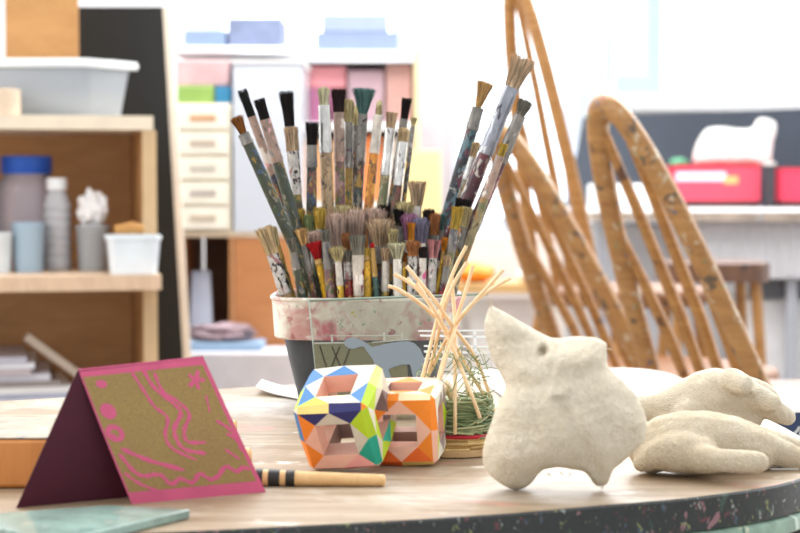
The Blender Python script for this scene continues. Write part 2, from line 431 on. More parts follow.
# ------------------------------------------------------------------ brush pot
PX, PY = at(367, 320, 1.675).x, 1.675
def sq(hx, hy, z, n=72, e=4.6):
    out = []
    for k in range(n):
        a = 2 * PI * k / n; c, s = math.cos(a), math.sin(a)
        out.append((PX + hx * math.copysign(abs(c) ** (2 / e), c), PY + hy * math.copysign(abs(s) ** (2 / e), s), z))
    return out
ZR = TZ + .109
pot = thing('brush_pot', 'dark tapered plastic pot with paint-smeared white rim holding the brushes', 'pot', (PX, PY, TZ))
m = MB()
m.ring_loft([sq(.066, .054, TZ + .0004), sq(.0685, .057, TZ + .004), sq(.083, .0665, TZ + .0665), sq(.083, .0665, TZ + .069), sq(.079, .0625, TZ + .069), sq(.0655, .054, TZ + .010)], True, True)
m.build('pot_body', splat((62, 66, 72), ((84, 88, 94), (48, 50, 54), (122, 84, 90), (150, 152, 152)), 38, .3, .5, 0, (1, 1, .6)), pot)
rim_t = NT('smeared_rim'); v = rim_t.coords((1, 1, 1), False)
cur = rim_t.mix(rim_t.ramp(rim_t.noise(v, 40, 4, .7), .35, .7), lin((226, 221, 208)), lin((204, 196, 180)))
for i, (c, sc, th, sm) in enumerate((((190, 104, 112), 17, .50, .08), ((200, 156, 150), 26, .53, .1), ((98, 170, 120), 48, .63, .03), ((206, 190, 60), 60, .67, .02), ((168, 110, 108), 60, .62, .06), ((70, 66, 60), 95, .70, .03), ((240, 238, 232), 36, .6, .08))):
    mp = rim_t.add('ShaderNodeMapping'); mp.inputs['Location'].default_value = (2.3 * i + .4, 0, 1.9 * i); rim_t.link(v, mp.inputs['Vector'])
    cur = rim_t.mix(rim_t.ramp(rim_t.noise(mp.outputs[0], sc, 4, .6, .5), th, th + sm), cur, lin(c))
rim_t.color(cur); rim_t.set(.55, 0, .4); rim_t.bump(rim_t.noise(v, 160, 4), .3, .0008)
m = MB()
m.ring_loft([sq(.0835, .067, TZ + .0695), sq(.0905, .0715, TZ + .0675), sq(.0922, .0725, TZ + .069), sq(.0948, .0745, TZ + .105), sq(.0962, .0758, TZ + .1065), sq(.0962, .0758, TZ + .1085), sq(.095, .0748, ZR), sq(.092, .072, ZR), sq(.0905, .0705, TZ + .106), sq(.0835, .067, TZ + .0695)], False, False)
m.build('rim', rim_t.m, pot)

# ------------------------------------------------------------------ brushes
def inside(p):
    k = (p.z - TZ) / .07; k = max(0, min(1, k))
    hx = .064 + .0125 * k; hy = .052 + .0085 * k
    if p.z > TZ + .07: hx, hy = .086, .066
    return abs((p.x - PX) / hx) ** 4.6 + abs((p.y - PY) / hy) ** 4.6 < 1
def ell(rx, ry, z, n=14): return [(rx * math.cos(2 * PI * k / n), ry * math.sin(2 * PI * k / n), z) for k in range(n)]
DARKP = ((66, 84, 74), (52, 62, 84), (120, 116, 104), (44, 40, 38), (112, 74, 62))
HAND = {
 'dark': splat((52, 50, 46), ((74, 92, 78), (60, 72, 98), (132, 128, 116), (110, 70, 62), (150, 120, 50)), 248, .56, .28),
 'green': splat((66, 74, 60), ((52, 86, 56), (58, 76, 100), (128, 124, 108), (40, 40, 38), (140, 112, 50)), 226, .19, .28),
 'navy': splat((46, 54, 66), ((60, 92, 96), (150, 150, 148), (36, 34, 36), (96, 120, 130), (96, 60, 70)), 216, .62, .28),
 'maroon': splat((82, 40, 50), ((42, 32, 38), (130, 110, 100), (60, 56, 70), (186, 176, 168), (104, 48, 60)), 205, .56, .28),
 'brown': splat((104, 74, 52), ((62, 52, 42), (150, 120, 80), (120, 60, 56), (80, 92, 70), (44, 40, 38)), 237, .59, .28),
 'gold': splat((172, 138, 62), ((110, 98, 60), (206, 176, 96), (84, 96, 60), (70, 58, 44)), 237, .56, .28),
 'olive': splat((140, 130, 96), ((100, 104, 72), (180, 168, 128), (86, 76, 60), (150, 110, 60)), 237, .56, .28),
 'wood': splat((188, 160, 122), ((168, 138, 98), (206, 184, 148), (130, 108, 84), (90, 78, 66)), 216, .17, .28),
 'orange': splat((206, 132, 44), ((176, 104, 36), (224, 160, 70), (110, 80, 50)), 259, .46, .28),
 'yellow': splat((222, 172, 34), ((200, 146, 30), (236, 200, 80), (90, 76, 50)), 259, .42, .28),
 'purple': splat((128, 92, 96), ((104, 66, 80), (150, 122, 70), (90, 100, 60), (160, 130, 130)), 205, .59, .28),
 'black': splat((38, 36, 36), ((60, 58, 58), (96, 90, 86), (70, 46, 44)), 259, .46, .28),
 'red': splat((150, 44, 46), ((200, 180, 170), (90, 34, 40), (190, 150, 60), (60, 60, 60)), 237, .56, .28),
 'teal': splat((56, 90, 84), ((40, 60, 60), (120, 140, 130), (150, 140, 90)), 237, .18, .28),
}
FER = {
 'silver': splat((214, 212, 208), ((236, 234, 230), (130, 126, 122), (176, 172, 166)), 150, .35, .24, .85, (1, 1, .4), .3),
 'spatter': splat((206, 202, 196), ((226, 222, 216), (50, 46, 46), (150, 146, 140), (150, 110, 110), (40, 38, 40)), 300, .55, .4, .25),
 'white': splat((216, 208, 196), ((236, 230, 220), (180, 168, 150), (150, 120, 120)), 200, .42, .45, .1),
 'pinkspot': splat((222, 214, 204), ((208, 96, 140), (236, 230, 224), (120, 104, 104)), 150, .40, .45, .1),
 'bluespot': splat((220, 214, 204), ((96, 130, 176), (238, 234, 226), (150, 140, 130)), 170, .40, .45, .1),
 'redspot': splat((216, 204, 190), ((128, 44, 60), (236, 228, 218), (170, 150, 134)), 150, .36, .45, .1),
 'rust': splat((168, 142, 128), ((198, 150, 150), (120, 118, 116), (86, 76, 74), (206, 196, 186)), 190, .5, .45, .2),
 'dull': splat((132, 128, 122), ((92, 92, 96), (170, 166, 160), (96, 66, 76), (60, 56, 54)), 200, .46, .4, .4),
 'blue': splat((158, 162, 172), ((92, 104, 136), (206, 206, 206), (66, 62, 66), (120, 130, 150)), 150, .46, .3, .5),
 'gold': splat((190, 152, 84), ((214, 180, 120), (140, 110, 60)), 200, .4, .4, .3),
}
HC = dict(cream=(222, 208, 176), beige=(208, 184, 148), tan=(214, 172, 118), brown=(150, 96, 46), black=(40, 34, 34), darkgreen=(44, 52, 46),
          olive=(202, 188, 146), teal=(92, 128, 124), grey=(142, 138, 126), mauve=(212, 182, 168), pink=(194, 140, 142), lilac=(178, 132, 160),
          blue=(150, 146, 168), red=(196, 40, 46), yellow=(206, 176, 84), green=(142, 156, 112), orange=(222, 142, 46), rust=(180, 124, 78), greyb=(196, 174, 146), brownblack=(58, 42, 42))
LABELS = []
def brush(label, tip, base_y, fer_y, rx, wt, wb, wh, hcol, fer, han, d=1.66, dt=None, shape='dome', wf=None, deep=None, ring=True, nh=None):
    dt = dt or d
    Pt = at(tip[0], tip[1], dt); Pr = at(rx, 298, d)
    ax = (Pr - Pt).normalized(); LL = (Pr - Pt).length; H = 298 - tip[1]
    Lb = LL * (base_y - tip[1]) / H; Lf = LL * (fer_y - tip[1]) / H
    zf = TZ + .0125; end = LL + max(0, (Pr.z - zf) / max(.2, -ax.z))
    while end > LL + .012 and not inside(Pt + ax * end): end -= .003
    E = Pt + ax * end; Z = -ax
    X = Vector((1, 0, 0)); X = (X - Z * X.dot(Z)).normalized(); Yv = Z.cross(X)
    M = Matrix((X, Yv, Z)).transposed().to_4x4(); M.translation = E
    root = thing('paint_brush', label, 'brush', None, 'paint brushes in the pot', True, M)
    mm = d / 1650
    if shape == 'dome' and wt >= 13 and tip[1] > 195: wt *= 1.16
    rt, rb, rh = wt / 2 * mm, wb / 2 * mm, wh / 2 * mm
    rf = (wf / 2 * mm) if wf else max(rb * .92, rh * .9)
    dep = deep if deep else dict(dome=.8, flat=.42, fan=.35, point=.9)[shape]
    T = end; zb = T - Lb; zfr = T - Lf
    rnd = random.Random(hash(label) % 9973 if False else len(LABELS) * 31 + 5); LABELS.append(label)
    # handle
    m = MB(); rings = []; nk = 9
    for k in range(nk + 1):
        t = k / nk; r = rh * (.55 + .45 * math.sin(PI * (.12 + .62 * t)) ** .8 if zfr > .06 else 1)
        if k == 0: r *= .5
        dz = 1 if han != 'x' else 1
        rings.append(ell(r, r * max(dep, .75), zfr * t))
    m.ring_loft(rings); m.build('handle', HAND[han], root)
    # ferrule
    m = MB(); r0 = rh * .96; prof = []
    K = 12
    for k in range(K + 1):
        t = k / K; s = t * t * (3 - 2 * t)
        a = r0 + (rf - r0) * s; b = r0 * .9 + (rf * dep - r0 * .9) * s
        if ring and k in (1, 3): a *= 1.09; b *= 1.09
        prof.append(ell(a * 1.03, b * 1.03, zfr - .0015 + (zb - zfr + .0015) * t))
    m.ring_loft(prof); m.build('ferrule', FER[fer], root)
    # bristles: a packed core and single hairs around it
    m = MB(); h = T - zb; cx = []
    for k in range(7):
        t = k / 6; q = rb + (rt - rb) * t ** (1.4 if shape == 'fan' else .8)
        q *= .9
        if shape in ('dome', 'point'): q *= math.sqrt(max(.02, 1 - max(0, (t - .70) / .36) ** 2))
        cx.append([(q * (1 + .05 * math.sin(5 * a + k)) * math.cos(a), q * dep * math.sin(a), zb - .001 + (h * .93) * t + .0006 * math.sin(9 * a) * t) for a in [2 * PI * i / 16 for i in range(16)]])
    m.ring_loft(cx)
    n = nh or int(120 + 11 * wt)
    for i in range(n):
        a = rnd.random() * 2 * PI; q = math.sqrt(rnd.uniform(.25 if i % 3 else 0, 1.05))
        b0 = Vector((rb * .95 * q * math.cos(a), rb * .95 * q * dep * math.sin(a), zb))
        spread = q * rnd.uniform(.9, 1.12)
        kk = {'dome': 1 - .17 * q ** 3.2, 'point': 1 - .45 * q ** 1.8, 'flat': 1.0, 'fan': 1 - .08 * q * q}[shape]
        hh = h * kk * rnd.uniform(.92, 1.03)
        curl = .72 if shape == 'point' else (.95 if shape == 'dome' else 1)
        rt_ = rt * (1.12 if shape != 'point' else 1)
        t1 = Vector((rt_ * curl * spread * math.cos(a) + rnd.gauss(0, .0006), rt_ * curl * spread * dep * math.sin(a) + rnd.gauss(0, .0006), zb + hh))
        bul = 1.0 if shape == 'fan' else (1.22 if shape in ('dome', 'point') else 1.05)
        md = b0.lerp(t1, .55); md.x = (b0.x * .45 + rt * spread * math.cos(a) * .55) if shape != 'fan' else md.x * .86; md.y = md.y * bul
        r = rnd.uniform(.00016, .00029)
        m.cur = 1 if rnd.random() < .42 else 0
        rr = [[(p.x + w * math.cos(c), p.y + w * math.sin(c), p.z) for c in (0, 2.1, 4.2)] for p, w in ((b0, r), (md, r), (t1, r * .45))]
        m.ring_loft(rr, False, False)
    m.cur = 0
    c2 = tuple(max(0, x * .7) for x in HC[hcol])
    m.build('bristles', [hair(tuple(min(250, x * 1.14) for x in HC[hcol]) if sum(HC[hcol]) > 200 else HC[hcol]), hair(c2)], root, fix=False)
    return root
B = brush
# tall brushes, left to right
B('tall leaning brush with splayed brown bristles, leftmost of the pot', (235.5, 116), 133, 142, 318, 12, 7, 12.5, 'brown', 'dull', 'green', 1.64, 1.62, 'fan')
B('tall brush with narrow dark green bristles left of the square black one', (242, 90), 116, 172, 318, 8, 9, 8, 'darkgreen', 'rust', 'dark', 1.70, 1.68, 'flat')
B('tall brush with square black bristles and pink-spattered ferrule', (259, 99), 119, 160, 318, 10, 10.5, 12, 'black', 'rust', 'green', 1.675, 1.66, 'flat')
B('tall brush with long black bristles behind the cream flat brush', (286, 91), 126, 150, 307, 13, 10, 9, 'black', 'dull', 'dark', 1.73, 1.73, 'flat')
B('flat brush with cream bristles and black-blotched white ferrule', (290.5, 127), 151, 193, 307, 13, 13.5, 10, 'greyb', 'spatter', 'gold', 1.70, 1.70, 'flat')
B('brush with ragged black bristles and blackened ferrule beside a long silver one', (312, 122), 145, 166, 311, 12, 10.5, 11, 'black', 'dull', 'dark', 1.70, 1.70, 'flat')
B('brush with rounded cream tip, long silver ferrule and bare wood handle', (323.5, 86), 105, 151, 331, 11, 9.5, 13, 'cream', 'silver', 'wood', 1.71, 1.71, 'dome')
B('brush with square brown-black bristles and mauve ferrule', (338.5, 89), 112, 160, 341, 13, 11, 11, 'brownblack', 'rust', 'purple', 1.72, 1.72, 'flat')
B('brush with pale olive bristles between the brown-black and teal heads', (349, 98), 122, 166, 348, 10, 8.5, 9, 'olive', 'dull', 'gold', 1.73, 1.73, 'dome')
B('slim beige brush half hidden just left of the teal fan', (355.5, 104), 125, 150, 353, 6, 6, 7, 'olive', 'dull', 'brown', 1.75, 1.75, 'point')
B('brush with wide teal fan of bristles and dark spattered handle', (364.5, 87), 114, 164, 352, 22, 9, 10.5, 'teal', 'dull', 'dark', 1.72, 1.73, 'fan')
B('thin cream-tipped brush with bright orange handle', (380, 99), 115, 152, 359, 7, 6.5, 10, 'olive', 'white', 'orange', 1.71, 1.72, 'point')
B('flat beige brush with long silver ferrule right of the orange handle', (392, 112), 128, 174, 372, 10, 9.5, 10.5, 'greyb', 'silver', 'olive', 1.70, 1.71, 'flat')
B('leaning brush with small slanted black bristles', (407, 98), 119, 175, 378, 9, 7.5, 9, 'black', 'dull', 'dark', 1.74, 1.75, 'flat')
B('short beige brush with wide shiny silver ferrule below the slanted black head', (404.5, 127), 142, 184, 385, 10, 11, 10, 'beige', 'silver', 'brown', 1.69, 1.70, 'dome')
B('thin brush with tiny round beige tip beside the wide silver ferrule', (414, 117), 126, 160, 392, 6.5, 4, 5, 'olive', 'dull', 'dark', 1.73, 1.74, 'dome')
B('leaning brush with tan fan tip and slender dark blue handle', (486, 80), 107, 128, 424, 17, 6, 13, 'tan', 'dull', 'navy', 1.71, 1.70, 'fan')
B('small beige-tipped brush between the tan fan and the large flat brush', (477.5, 141), 157, 178, 432, 8, 7, 8, 'beige', 'silver', 'dark', 1.69, 1.68, 'dome')
B('largest flat brush with grey-brown bristles, highest on the right', (524, 57), 87, 152, 428, 23, 15, 15, 'greyb', 'blue', 'maroon', 1.67, 1.66, 'flat')
B('brush with round grey head leaning farthest to the right', (527, 99), 115, 160, 443, 15, 9, 13, 'grey', 'dull', 'maroon', 1.665, 1.65, 'dome')
B('slim pale brush with tiny yellow tip leaning at the right', (505, 143), 156, 196, 449, 7, 6.5, 9, 'yellow', 'rust', 'olive', 1.64, 1.63, 'dome')
# middle row
B('short brush with broad beige bristles standing alone right of centre', (417.5, 181), 206, 224, 413, 17, 11, 10, 'greyb', 'white', 'brown', 1.69, 1.69, 'flat')
B('brush with olive-beige dome under the lone broad beige one', (405, 201), 217, 240, 402, 16, 13, 10, 'olive', 'dull', 'brown', 1.69, 1.69, 'dome')
B('brush with black fan head between two mauve domes', (386, 205), 224, 240, 385, 15, 11, 9, 'black', 'dull', 'black', 1.70, 1.70, 'flat')
B('brush with flat black head right of the mauve row', (400, 209), 226, 240, 398, 12, 11, 9, 'black', 'dull', 'dark', 1.685, 1.685, 'flat')
B('brush with pale olive dome behind the large pinkish dome', (345, 204), 226, 246, 345, 19, 14, 10, 'olive', 'dull', 'brown', 1.70, 1.70, 'dome')
B('brush with large pinkish-beige dome left of centre', (336, 211), 247, 262, 338, 18, 14, 11, 'mauve', 'rust', 'brown', 1.665, 1.665, 'dome')
B('brush with large greyish mauve dome at centre', (356, 207), 242, 258, 357, 20, 15, 11, 'mauve', 'rust', 'yellow', 1.675, 1.675, 'dome')
B('brush with mauve-beige dome, rightmost of the three large mauve ones', (375, 206), 238, 255, 375, 20, 15, 11, 'mauve', 'rust', 'brown', 1.68, 1.68, 'dome')
B('brush with widest fluffy beige head at centre', (381, 217), 246, 262, 380, 25, 16, 11, 'greyb', 'dull', 'dark', 1.655, 1.655, 'dome')
B('brush with tall lilac-pink dome right of centre', (410, 212), 240, 256, 409, 15, 11, 9, 'lilac', 'pinkspot', 'brown', 1.665, 1.665, 'dome')
B('brush with bluish lilac dome beside the pink dome', (420.5, 216), 243, 262, 420, 14, 11, 9, 'blue', 'pinkspot', 'brown', 1.65, 1.65, 'dome')
B('brush with dull mauve-brown head right of the bluish dome', (435, 212), 235, 254, 433, 11, 9, 8, 'rust', 'dull', 'dark', 1.675, 1.675, 'dome')
B('brush with dark brown head between the bluish dome and the leaning handles', (429, 208), 228, 248, 427, 12, 9, 8, 'brownblack', 'dull', 'dark', 1.69, 1.69, 'dome')
B('brush with dull teal head beside the leaning blue handle', (441, 213), 230, 250, 437, 9, 8, 8, 'teal', 'dull', 'teal', 1.685, 1.685, 'dome')
B('leaning brush with flat black head above the yellow-and-cream one', (464, 199), 211, 232, 440, 15, 14, 11, 'black', 'dull', 'black', 1.655, 1.65, 'flat')
B('leaning brush with yellow bristles right of the orange tips', (458, 207), 229, 250, 443, 11, 9, 9, 'yellow', 'dull', 'olive', 1.625, 1.62, 'flat')
B('leaning brush with cream bristles beside the yellow ones', (467.5, 207), 227, 248, 452, 11, 8, 9, 'olive', 'dull', 'dark', 1.645, 1.635, 'flat')
B('small orange brush with dark ferrule right of the yellow-handled one', (455, 226), 238, 256, 443, 11, 8, 7, 'orange', 'dull', 'red', 1.63, 1.625, 'dome')
B('small orange-tipped brush with thin yellow handle', (446, 237), 251, 258, 436, 8, 5, 4, 'orange', 'gold', 'yellow', 1.628, 1.625, 'dome')
# front row
B('brush with wide cream bristles and splotched white ferrule, lowest on the far left', (263.5, 227), 254, 292, 287, 16, 13, 13, 'beige', 'spatter', 'wood', 1.63, 1.625, 'flat')
B('slim olive-gold brush right of the low cream one', (271.5, 227), 246, 258, 292, 8, 7, 8, 'olive', 'gold', 'gold', 1.655, 1.65, 'flat')
B('slim brush with dull tan head and yellow-spotted handle behind the leaning green handle', (284, 210), 228, 244, 302, 9, 8, 8, 'olive', 'white', 'gold', 1.735, 1.735, 'flat')
B('brush with small tan fan left of the red bristles', (300, 228), 245, 272, 316, 12, 6, 7, 'tan', 'dull', 'dark', 1.635, 1.63, 'fan')
B('brush with greenish dome left of the yellow one', (309, 214), 238, 254, 312, 11, 9, 8, 'green', 'dull', 'dark', 1.675, 1.675, 'dome')
B('brush with small gold head left of the greenish dome', (301, 208), 226, 244, 305, 8, 7, 7, 'yellow', 'dull', 'gold', 1.69, 1.69, 'dome')
B('brush with yellow-olive oval head above the red bristles', (319.5, 206), 229, 246, 322, 12, 9, 9, 'yellow', 'dull', 'brown', 1.67, 1.67, 'dome')
B('brush with faded pinkish bristles behind the red ones', (314, 230), 248, 262, 318, 14, 11, 9, 'mauve', 'dull', 'brown', 1.655, 1.655, 'dome')
B('brush with bright red bristles and yellow handle', (313.5, 241), 259, 263, 327, 15.5, 7, 8, 'red', 'gold', 'yellow', 1.632, 1.628, 'fan')
B('brush with narrow grey head and long mauve-grey handle right of the red bristles', (325, 229), 242, 268, 331, 9, 8.5, 10, 'grey', 'dull', 'purple', 1.625, 1.625, 'dome')
B('brush with grey-olive mop head and thin white ferrule', (337, 246), 261, 284, 341, 14, 7, 7, 'olive', 'white', 'yellow', 1.617, 1.617, 'dome')
B('slim brush with dark head and red-spattered handle left of the grey flat one', (347, 250), 262, 278, 350, 9, 8, 9, 'grey', 'spatter', 'red', 1.625, 1.625, 'dome')
B('brush with flat dark grey head and red-blotched tapering ferrule', (357.5, 235), 255, 294, 359, 16, 13, 10, 'grey', 'redspot', 'wood', 1.617, 1.617, 'flat')
B('short yellow brush with worn-down dark bristles at centre front', (367, 248), 256, 259, 367.5, 7, 7, 8, 'yellow', 'gold', 'yellow', 1.62, 1.62, 'flat')
B('thin brush with red tip, orange ferrule and green handle', (372, 242), 248, 275, 377, 4, 4.5, 5.5, 'red', 'gold', 'teal', 1.618, 1.618, 'point')
B('narrow beige brush with light wooden ferrule left of the cream mop', (386, 247), 261, 290, 385, 10, 8, 8, 'greyb', 'white', 'gold', 1.622, 1.622, 'dome')
B('brush with splayed cream mop head and blue-flecked white ferrule', (397, 242), 259, 295, 398, 17, 9, 9, 'cream', 'bluespot', 'wood', 1.614, 1.614, 'fan')
B('thin yellow-handled brush between the cream and rust heads', (404.5, 252), 262, 266, 404, 5, 4, 4, 'brown', 'gold', 'yellow', 1.622, 1.622, 'dome')
B('brush with rust-brown bristles and pale metal ferrule', (413, 240), 256, 295, 412, 13, 10, 10, 'rust', 'spatter', 'wood', 1.616, 1.616, 'dome')
B('brush with dark head and pink-blotched ferrule left of the pink head', (423, 246), 258, 292, 422, 9, 8, 8, 'brownblack', 'pinkspot', 'wood', 1.616, 1.616, 'dome')
B('brush with mauve-pink bristles and grimy pale ferrule, right of the pink-blotched one', (434, 240), 258, 292, 431, 11, 9, 9, 'pink', 'spatter', 'brown', 1.62, 1.62, 'flat')
B('small orange stub brush between the pink and bluish domes', (411, 223), 240, 244, 411, 7, 6.5, 7, 'orange', 'gold', 'orange', 1.642, 1.642, 'flat')
B('short dark handled brush with rust head behind the red-blotched ferrule', (346, 232), 250, 268, 349, 10, 8, 8, 'rust', 'dull', 'red', 1.64, 1.64, 'dome')
B('brush with small rust head behind the thin red tip', (371, 250), 262, 276, 372, 9, 8, 8, 'rust', 'dull', 'dark', 1.64, 1.64, 'dome')
B('slim dark brush with short olive head in front of the leaning handles', (393, 228), 244, 262, 392, 10, 9, 8, 'olive', 'dull', 'dark', 1.638, 1.638, 'dome')
B('slim grey brush with pale tip below the yellow and cream heads', (448, 255), 266, 282, 442, 7, 6, 7, 'greyb', 'dull', 'red', 1.615, 1.612, 'dome')
B('dark spattered slim brush with worn tip below the tan fan', (291, 238), 252, 268, 303, 8, 7, 8, 'grey', 'dull', 'green', 1.625, 1.62, 'flat')
# ------------------------------------------------------------------ etched glass panel leaning on the pot
Yb, Yt = 1.553, 1.587
gl = lambda px, py, Y: at(px, py, Y)
bl = on(320, 420); br = on(496, 417)
kb = (bl.y + br.y) / 2
TLp, TRp = at(308.5, 301, Yt), at(488, 294.5, Yt)
def gp(px, py, off=0.0):
    """point of the leaning sheet seen at a pixel, lifted off its face toward the room"""
    n = (TRp - TLp).cross(bl - TLp).normalized()
    if n.y > 0: n = -n
    d = ray(px, py); t = (TLp - EYE).dot(n) / d.dot(n); return EYE + d * t + n * off
glass = thing('etched_glass', 'clear glass panel etched with an animal and fence leaning against the pot', 'glass panel', ((bl.x + br.x) / 2, bl.y, TZ))
TH = .003
def slab(poly, a, b):
    m = MB(); n = len(poly); ia = [m.vert(gp(*p, a)) for p in poly]; ib = [m.vert(gp(*p, b)) for p in poly]
    m.face(ia); m.face(ib[::-1])
    for k in range(n): m.face((ia[k], ia[(k + 1) % n], ib[(k + 1) % n], ib[k]))
    return m
m = slab([(308.5, 301), (488, 294.5), (494, 416.5), (320, 419.5)], 0, TH)
m.build('pane', glassy((253, 254, 252), .0, (206, 208, 190), .03), glass, smooth=False)
for poly in ([(308.2, 301), (309.6, 301), (321.2, 419), (319.7, 419)], [(308.5, 300.6), (488, 294.1), (488, 295.2), (308.5, 301.8)]):
    slab(poly, -.0002, TH + .0003).build('pane_edge', glassy((200, 222, 206), .5, (206, 222, 210)), glass, smooth=False)
slab([(313, 344), (405, 344), (412, 418), (320, 418)], TH + .0002, TH + .0004).build('frosted_field', glassy((236, 236, 220), .20, (176, 172, 136)), glass, smooth=False)
horse = [(344, 344), (347, 340), (353, 339), (360, 341), (366, 344), (372, 348.5), (379, 347), (390, 344.5), (400, 343), (408, 342.5), (414, 344.5), (420, 350), (425, 361), (424, 368), (422.5, 374), (424, 384), (421, 390), (416, 388), (413, 378), (410, 366), (402, 366), (394, 368.5), (388.5, 371), (391, 378), (396, 388), (396.5, 396), (391, 396), (387.5, 386), (385, 378), (381.5, 371), (383, 382), (383, 394), (378, 394), (377, 384), (375.5, 374), (373.5, 362), (370.5, 357.5), (367, 353), (364, 348), (359, 348.5), (354, 350.5), (349, 350), (345, 347)]
slab(horse, TH + .0005, TH + .0009).build('etched_animal', glassy((214, 218, 222), .62, (150, 162, 170)), glass, smooth=False)
fm = glassy((240, 240, 240), .75, (240, 242, 240))
m = MB()
def bar(x0, y0, x1, y1, w):
    a, b = Vector((x0, y0)), Vector((x1, y1)); t = (b - a).normalized(); n = Vector((-t.y, t.x)) * w / 2
    q = [a + n, b + n, b - n, a - n]; ia = [m.vert(gp(p.x, p.y, TH + .0005)) for p in q]; ib = [m.vert(gp(p.x, p.y, TH + .0009)) for p in q]
    m.face(ia); m.face(ib[::-1])
    for k in range(4): m.face((ia[k], ia[(k + 1) % 4], ib[(k + 1) % 4], ib[k]))
for x0, y0, x1, y1, w in ((418, 332.5, 489, 332, 1.6), (420, 337, 489, 338.5, 2.2), (424, 347.5, 490, 348.5, 1.8), (424, 353, 490, 354.5, 2.4), (424, 360, 470, 361, 1.6), (474.5, 331, 475.5, 356, 3), (455, 333, 455.5, 361, 2.6), (436, 333, 437, 361, 2.4)): bar(x0, y0, x1, y1, w)
m.build('etched_fence', fm, glass, smooth=False)
m = MB()
for x0, y0, x1, y1, w in ((313, 344.8, 345, 344.2, 1.6), (332, 336, 332.5, 345, 2), (372, 344, 409, 341, 1.2), (384, 334, 384.5, 343, 2), (330, 337.5, 400, 337, 1.0), (402, 334, 402.5, 342, 1.8)): bar(x0, y0, x1, y1, w)
m.build('etched_fence', glassy((226, 228, 220), .45, (206, 208, 196)), glass, smooth=False)
m = MB()
for x0, y0, x1, y1, w in ((320, 347, 332, 386, 1.5), (340, 348, 322, 392, 1.5), (332, 348, 346, 380, 1.5), (350, 350, 336, 388, 1.4)): bar(x0, y0, x1, y1, w)
m.build('etched_lattice', glassy((196, 186, 160), .25, (104, 96, 78)), glass, smooth=False)

# ------------------------------------------------------------------ folded paper cubes
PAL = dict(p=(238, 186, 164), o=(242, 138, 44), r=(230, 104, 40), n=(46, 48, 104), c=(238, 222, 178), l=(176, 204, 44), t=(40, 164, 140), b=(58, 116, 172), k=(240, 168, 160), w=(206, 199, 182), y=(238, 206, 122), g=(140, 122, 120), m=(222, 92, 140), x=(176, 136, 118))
PK = list(PAL); PM = [plain(PAL[k], .55, 0, .03, 120, .35) for k in PK]
def frame_cube(name, label, ctr, R, a, w, c, faces, seed):
    root = thing(name, label, 'origami', ctr, 'interlocked paper cubes')
    rnd = random.Random(seed); h = a / 2
    m = MB(); W = lambda p: Vector(ctr) + R @ Vector(p)
    ax = {'front': ((1, 0, 0), (0, 1, 0), (0, 0, 1)), 'back': ((-1, 0, 0), (0, 1, 0), (0, 0, -1)), 'right': ((0, 0, -1), (0, 1, 0), (1, 0, 0)), 'left': ((0, 0, 1), (0, 1, 0), (-1, 0, 0)), 'top': ((1, 0, 0), (0, 0, -1), (0, 1, 0)), 'bottom': ((1, 0, 0), (0, 0, 1), (0, -1, 0))}
    oc = {}
    for fn, (u, v, n) in ax.items():
        u, v, n = Vector(u), Vector(v), Vector(n)
        spec = faces.get(fn)
        cols = list(spec) if spec else [rnd.choice('pocwlbkyg') for _ in range(12)]
        P = lambda x, y, z: u * x + v * y + n * z
        O = [P(-h + c, h - c, h), P(h - c, h - c, h), P(h - c, -h + c, h), P(-h + c, -h + c, h)]
        I = [P(-h + w, h - w, h), P(h - w, h - w, h), P(h - w, -h + w, h), P(-h + w, -h + w, h)]
        D = [P(-h + w, h - w, h - w), P(h - w, h - w, h - w), P(h - w, -h + w, h - w), P(-h + w, -h + w, h - w)]
        for k in range(4):
            q = (k + 1) % 4; mid = (O[k] + O[q]) / 2 * 1.0 + n * .0012
            oc[fn, k] = (O[k], mid, O[q])
            for tri, cc in (((O[k], mid, I[k]), cols[3 * k]), ((mid, I[q], I[k]), cols[3 * k + 1]), ((mid, O[q], I[q]), cols[3 * k + 2])):
                m.poly([W(p) for p in tri], PK.index(cc))
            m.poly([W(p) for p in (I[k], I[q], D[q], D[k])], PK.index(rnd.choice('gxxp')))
    # bevel strips along the twelve edges, small triangles at the corners
    edges = [(('front', 0), ('top', 2)), (('front', 1), ('right', 3)), (('front', 2), ('bottom', 0)), (('front', 3), ('left', 1)), (('back', 0), ('top', 0)), (('back', 1), ('left', 3)), (('back', 2), ('bottom', 2)), (('back', 3), ('right', 1)), (('top', 1), ('right', 0)), (('top', 3), ('left', 0)), (('bottom', 1), ('right', 2)), (('bottom', 3), ('left', 2))]
    chs = faces.get('edges', {})
    for e1, e2 in edges:
        A = oc[e1]; Bq = oc[e2][::-1]
        cc = chs.get(e1[0] + str(e1[1])) or ''.join(rnd.choice('ponclwby') for _ in range(2))
        m.poly([W(p) for p in (A[0], A[1], Bq[1], Bq[0])], PK.index(cc[0])); m.poly([W(p) for p in (A[1], A[2], Bq[2], Bq[1])], PK.index(cc[1]))
    for sx in (-1, 1):
        for sy in (-1, 1):
            for sz in (-1, 1):
                pts = [(sx * h, sy * (h - c), sz * (h - c)), (sx * (h - c), sy * h, sz * (h - c)), (sx * (h - c), sy * (h - c), sz * h)]
                m.poly([W(p) for p in pts], PK.index(rnd.choice('oplnw')))
    zmin = min(p[2] for p in m.v)
    dz = TZ + .0004 - zmin
    m.v = [(p[0], p[1], p[2] + dz) for p in m.v]
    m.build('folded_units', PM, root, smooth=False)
    return root, dz
def basis(u, v):
    u = Vector(u).normalized(); v = Vector(v); v = (v - u * u.dot(v)).normalized(); n = u.cross(v)
    # screen axes (right, up, toward the camera) -> world axes
    toW = Matrix(((1, 0, 0), (0, 0, -1), (0, 1, 0)))
    return toW @ Matrix((u, v, n)).transposed()
R1 = basis((.95, .10, .28), (-.25, .86, .40))
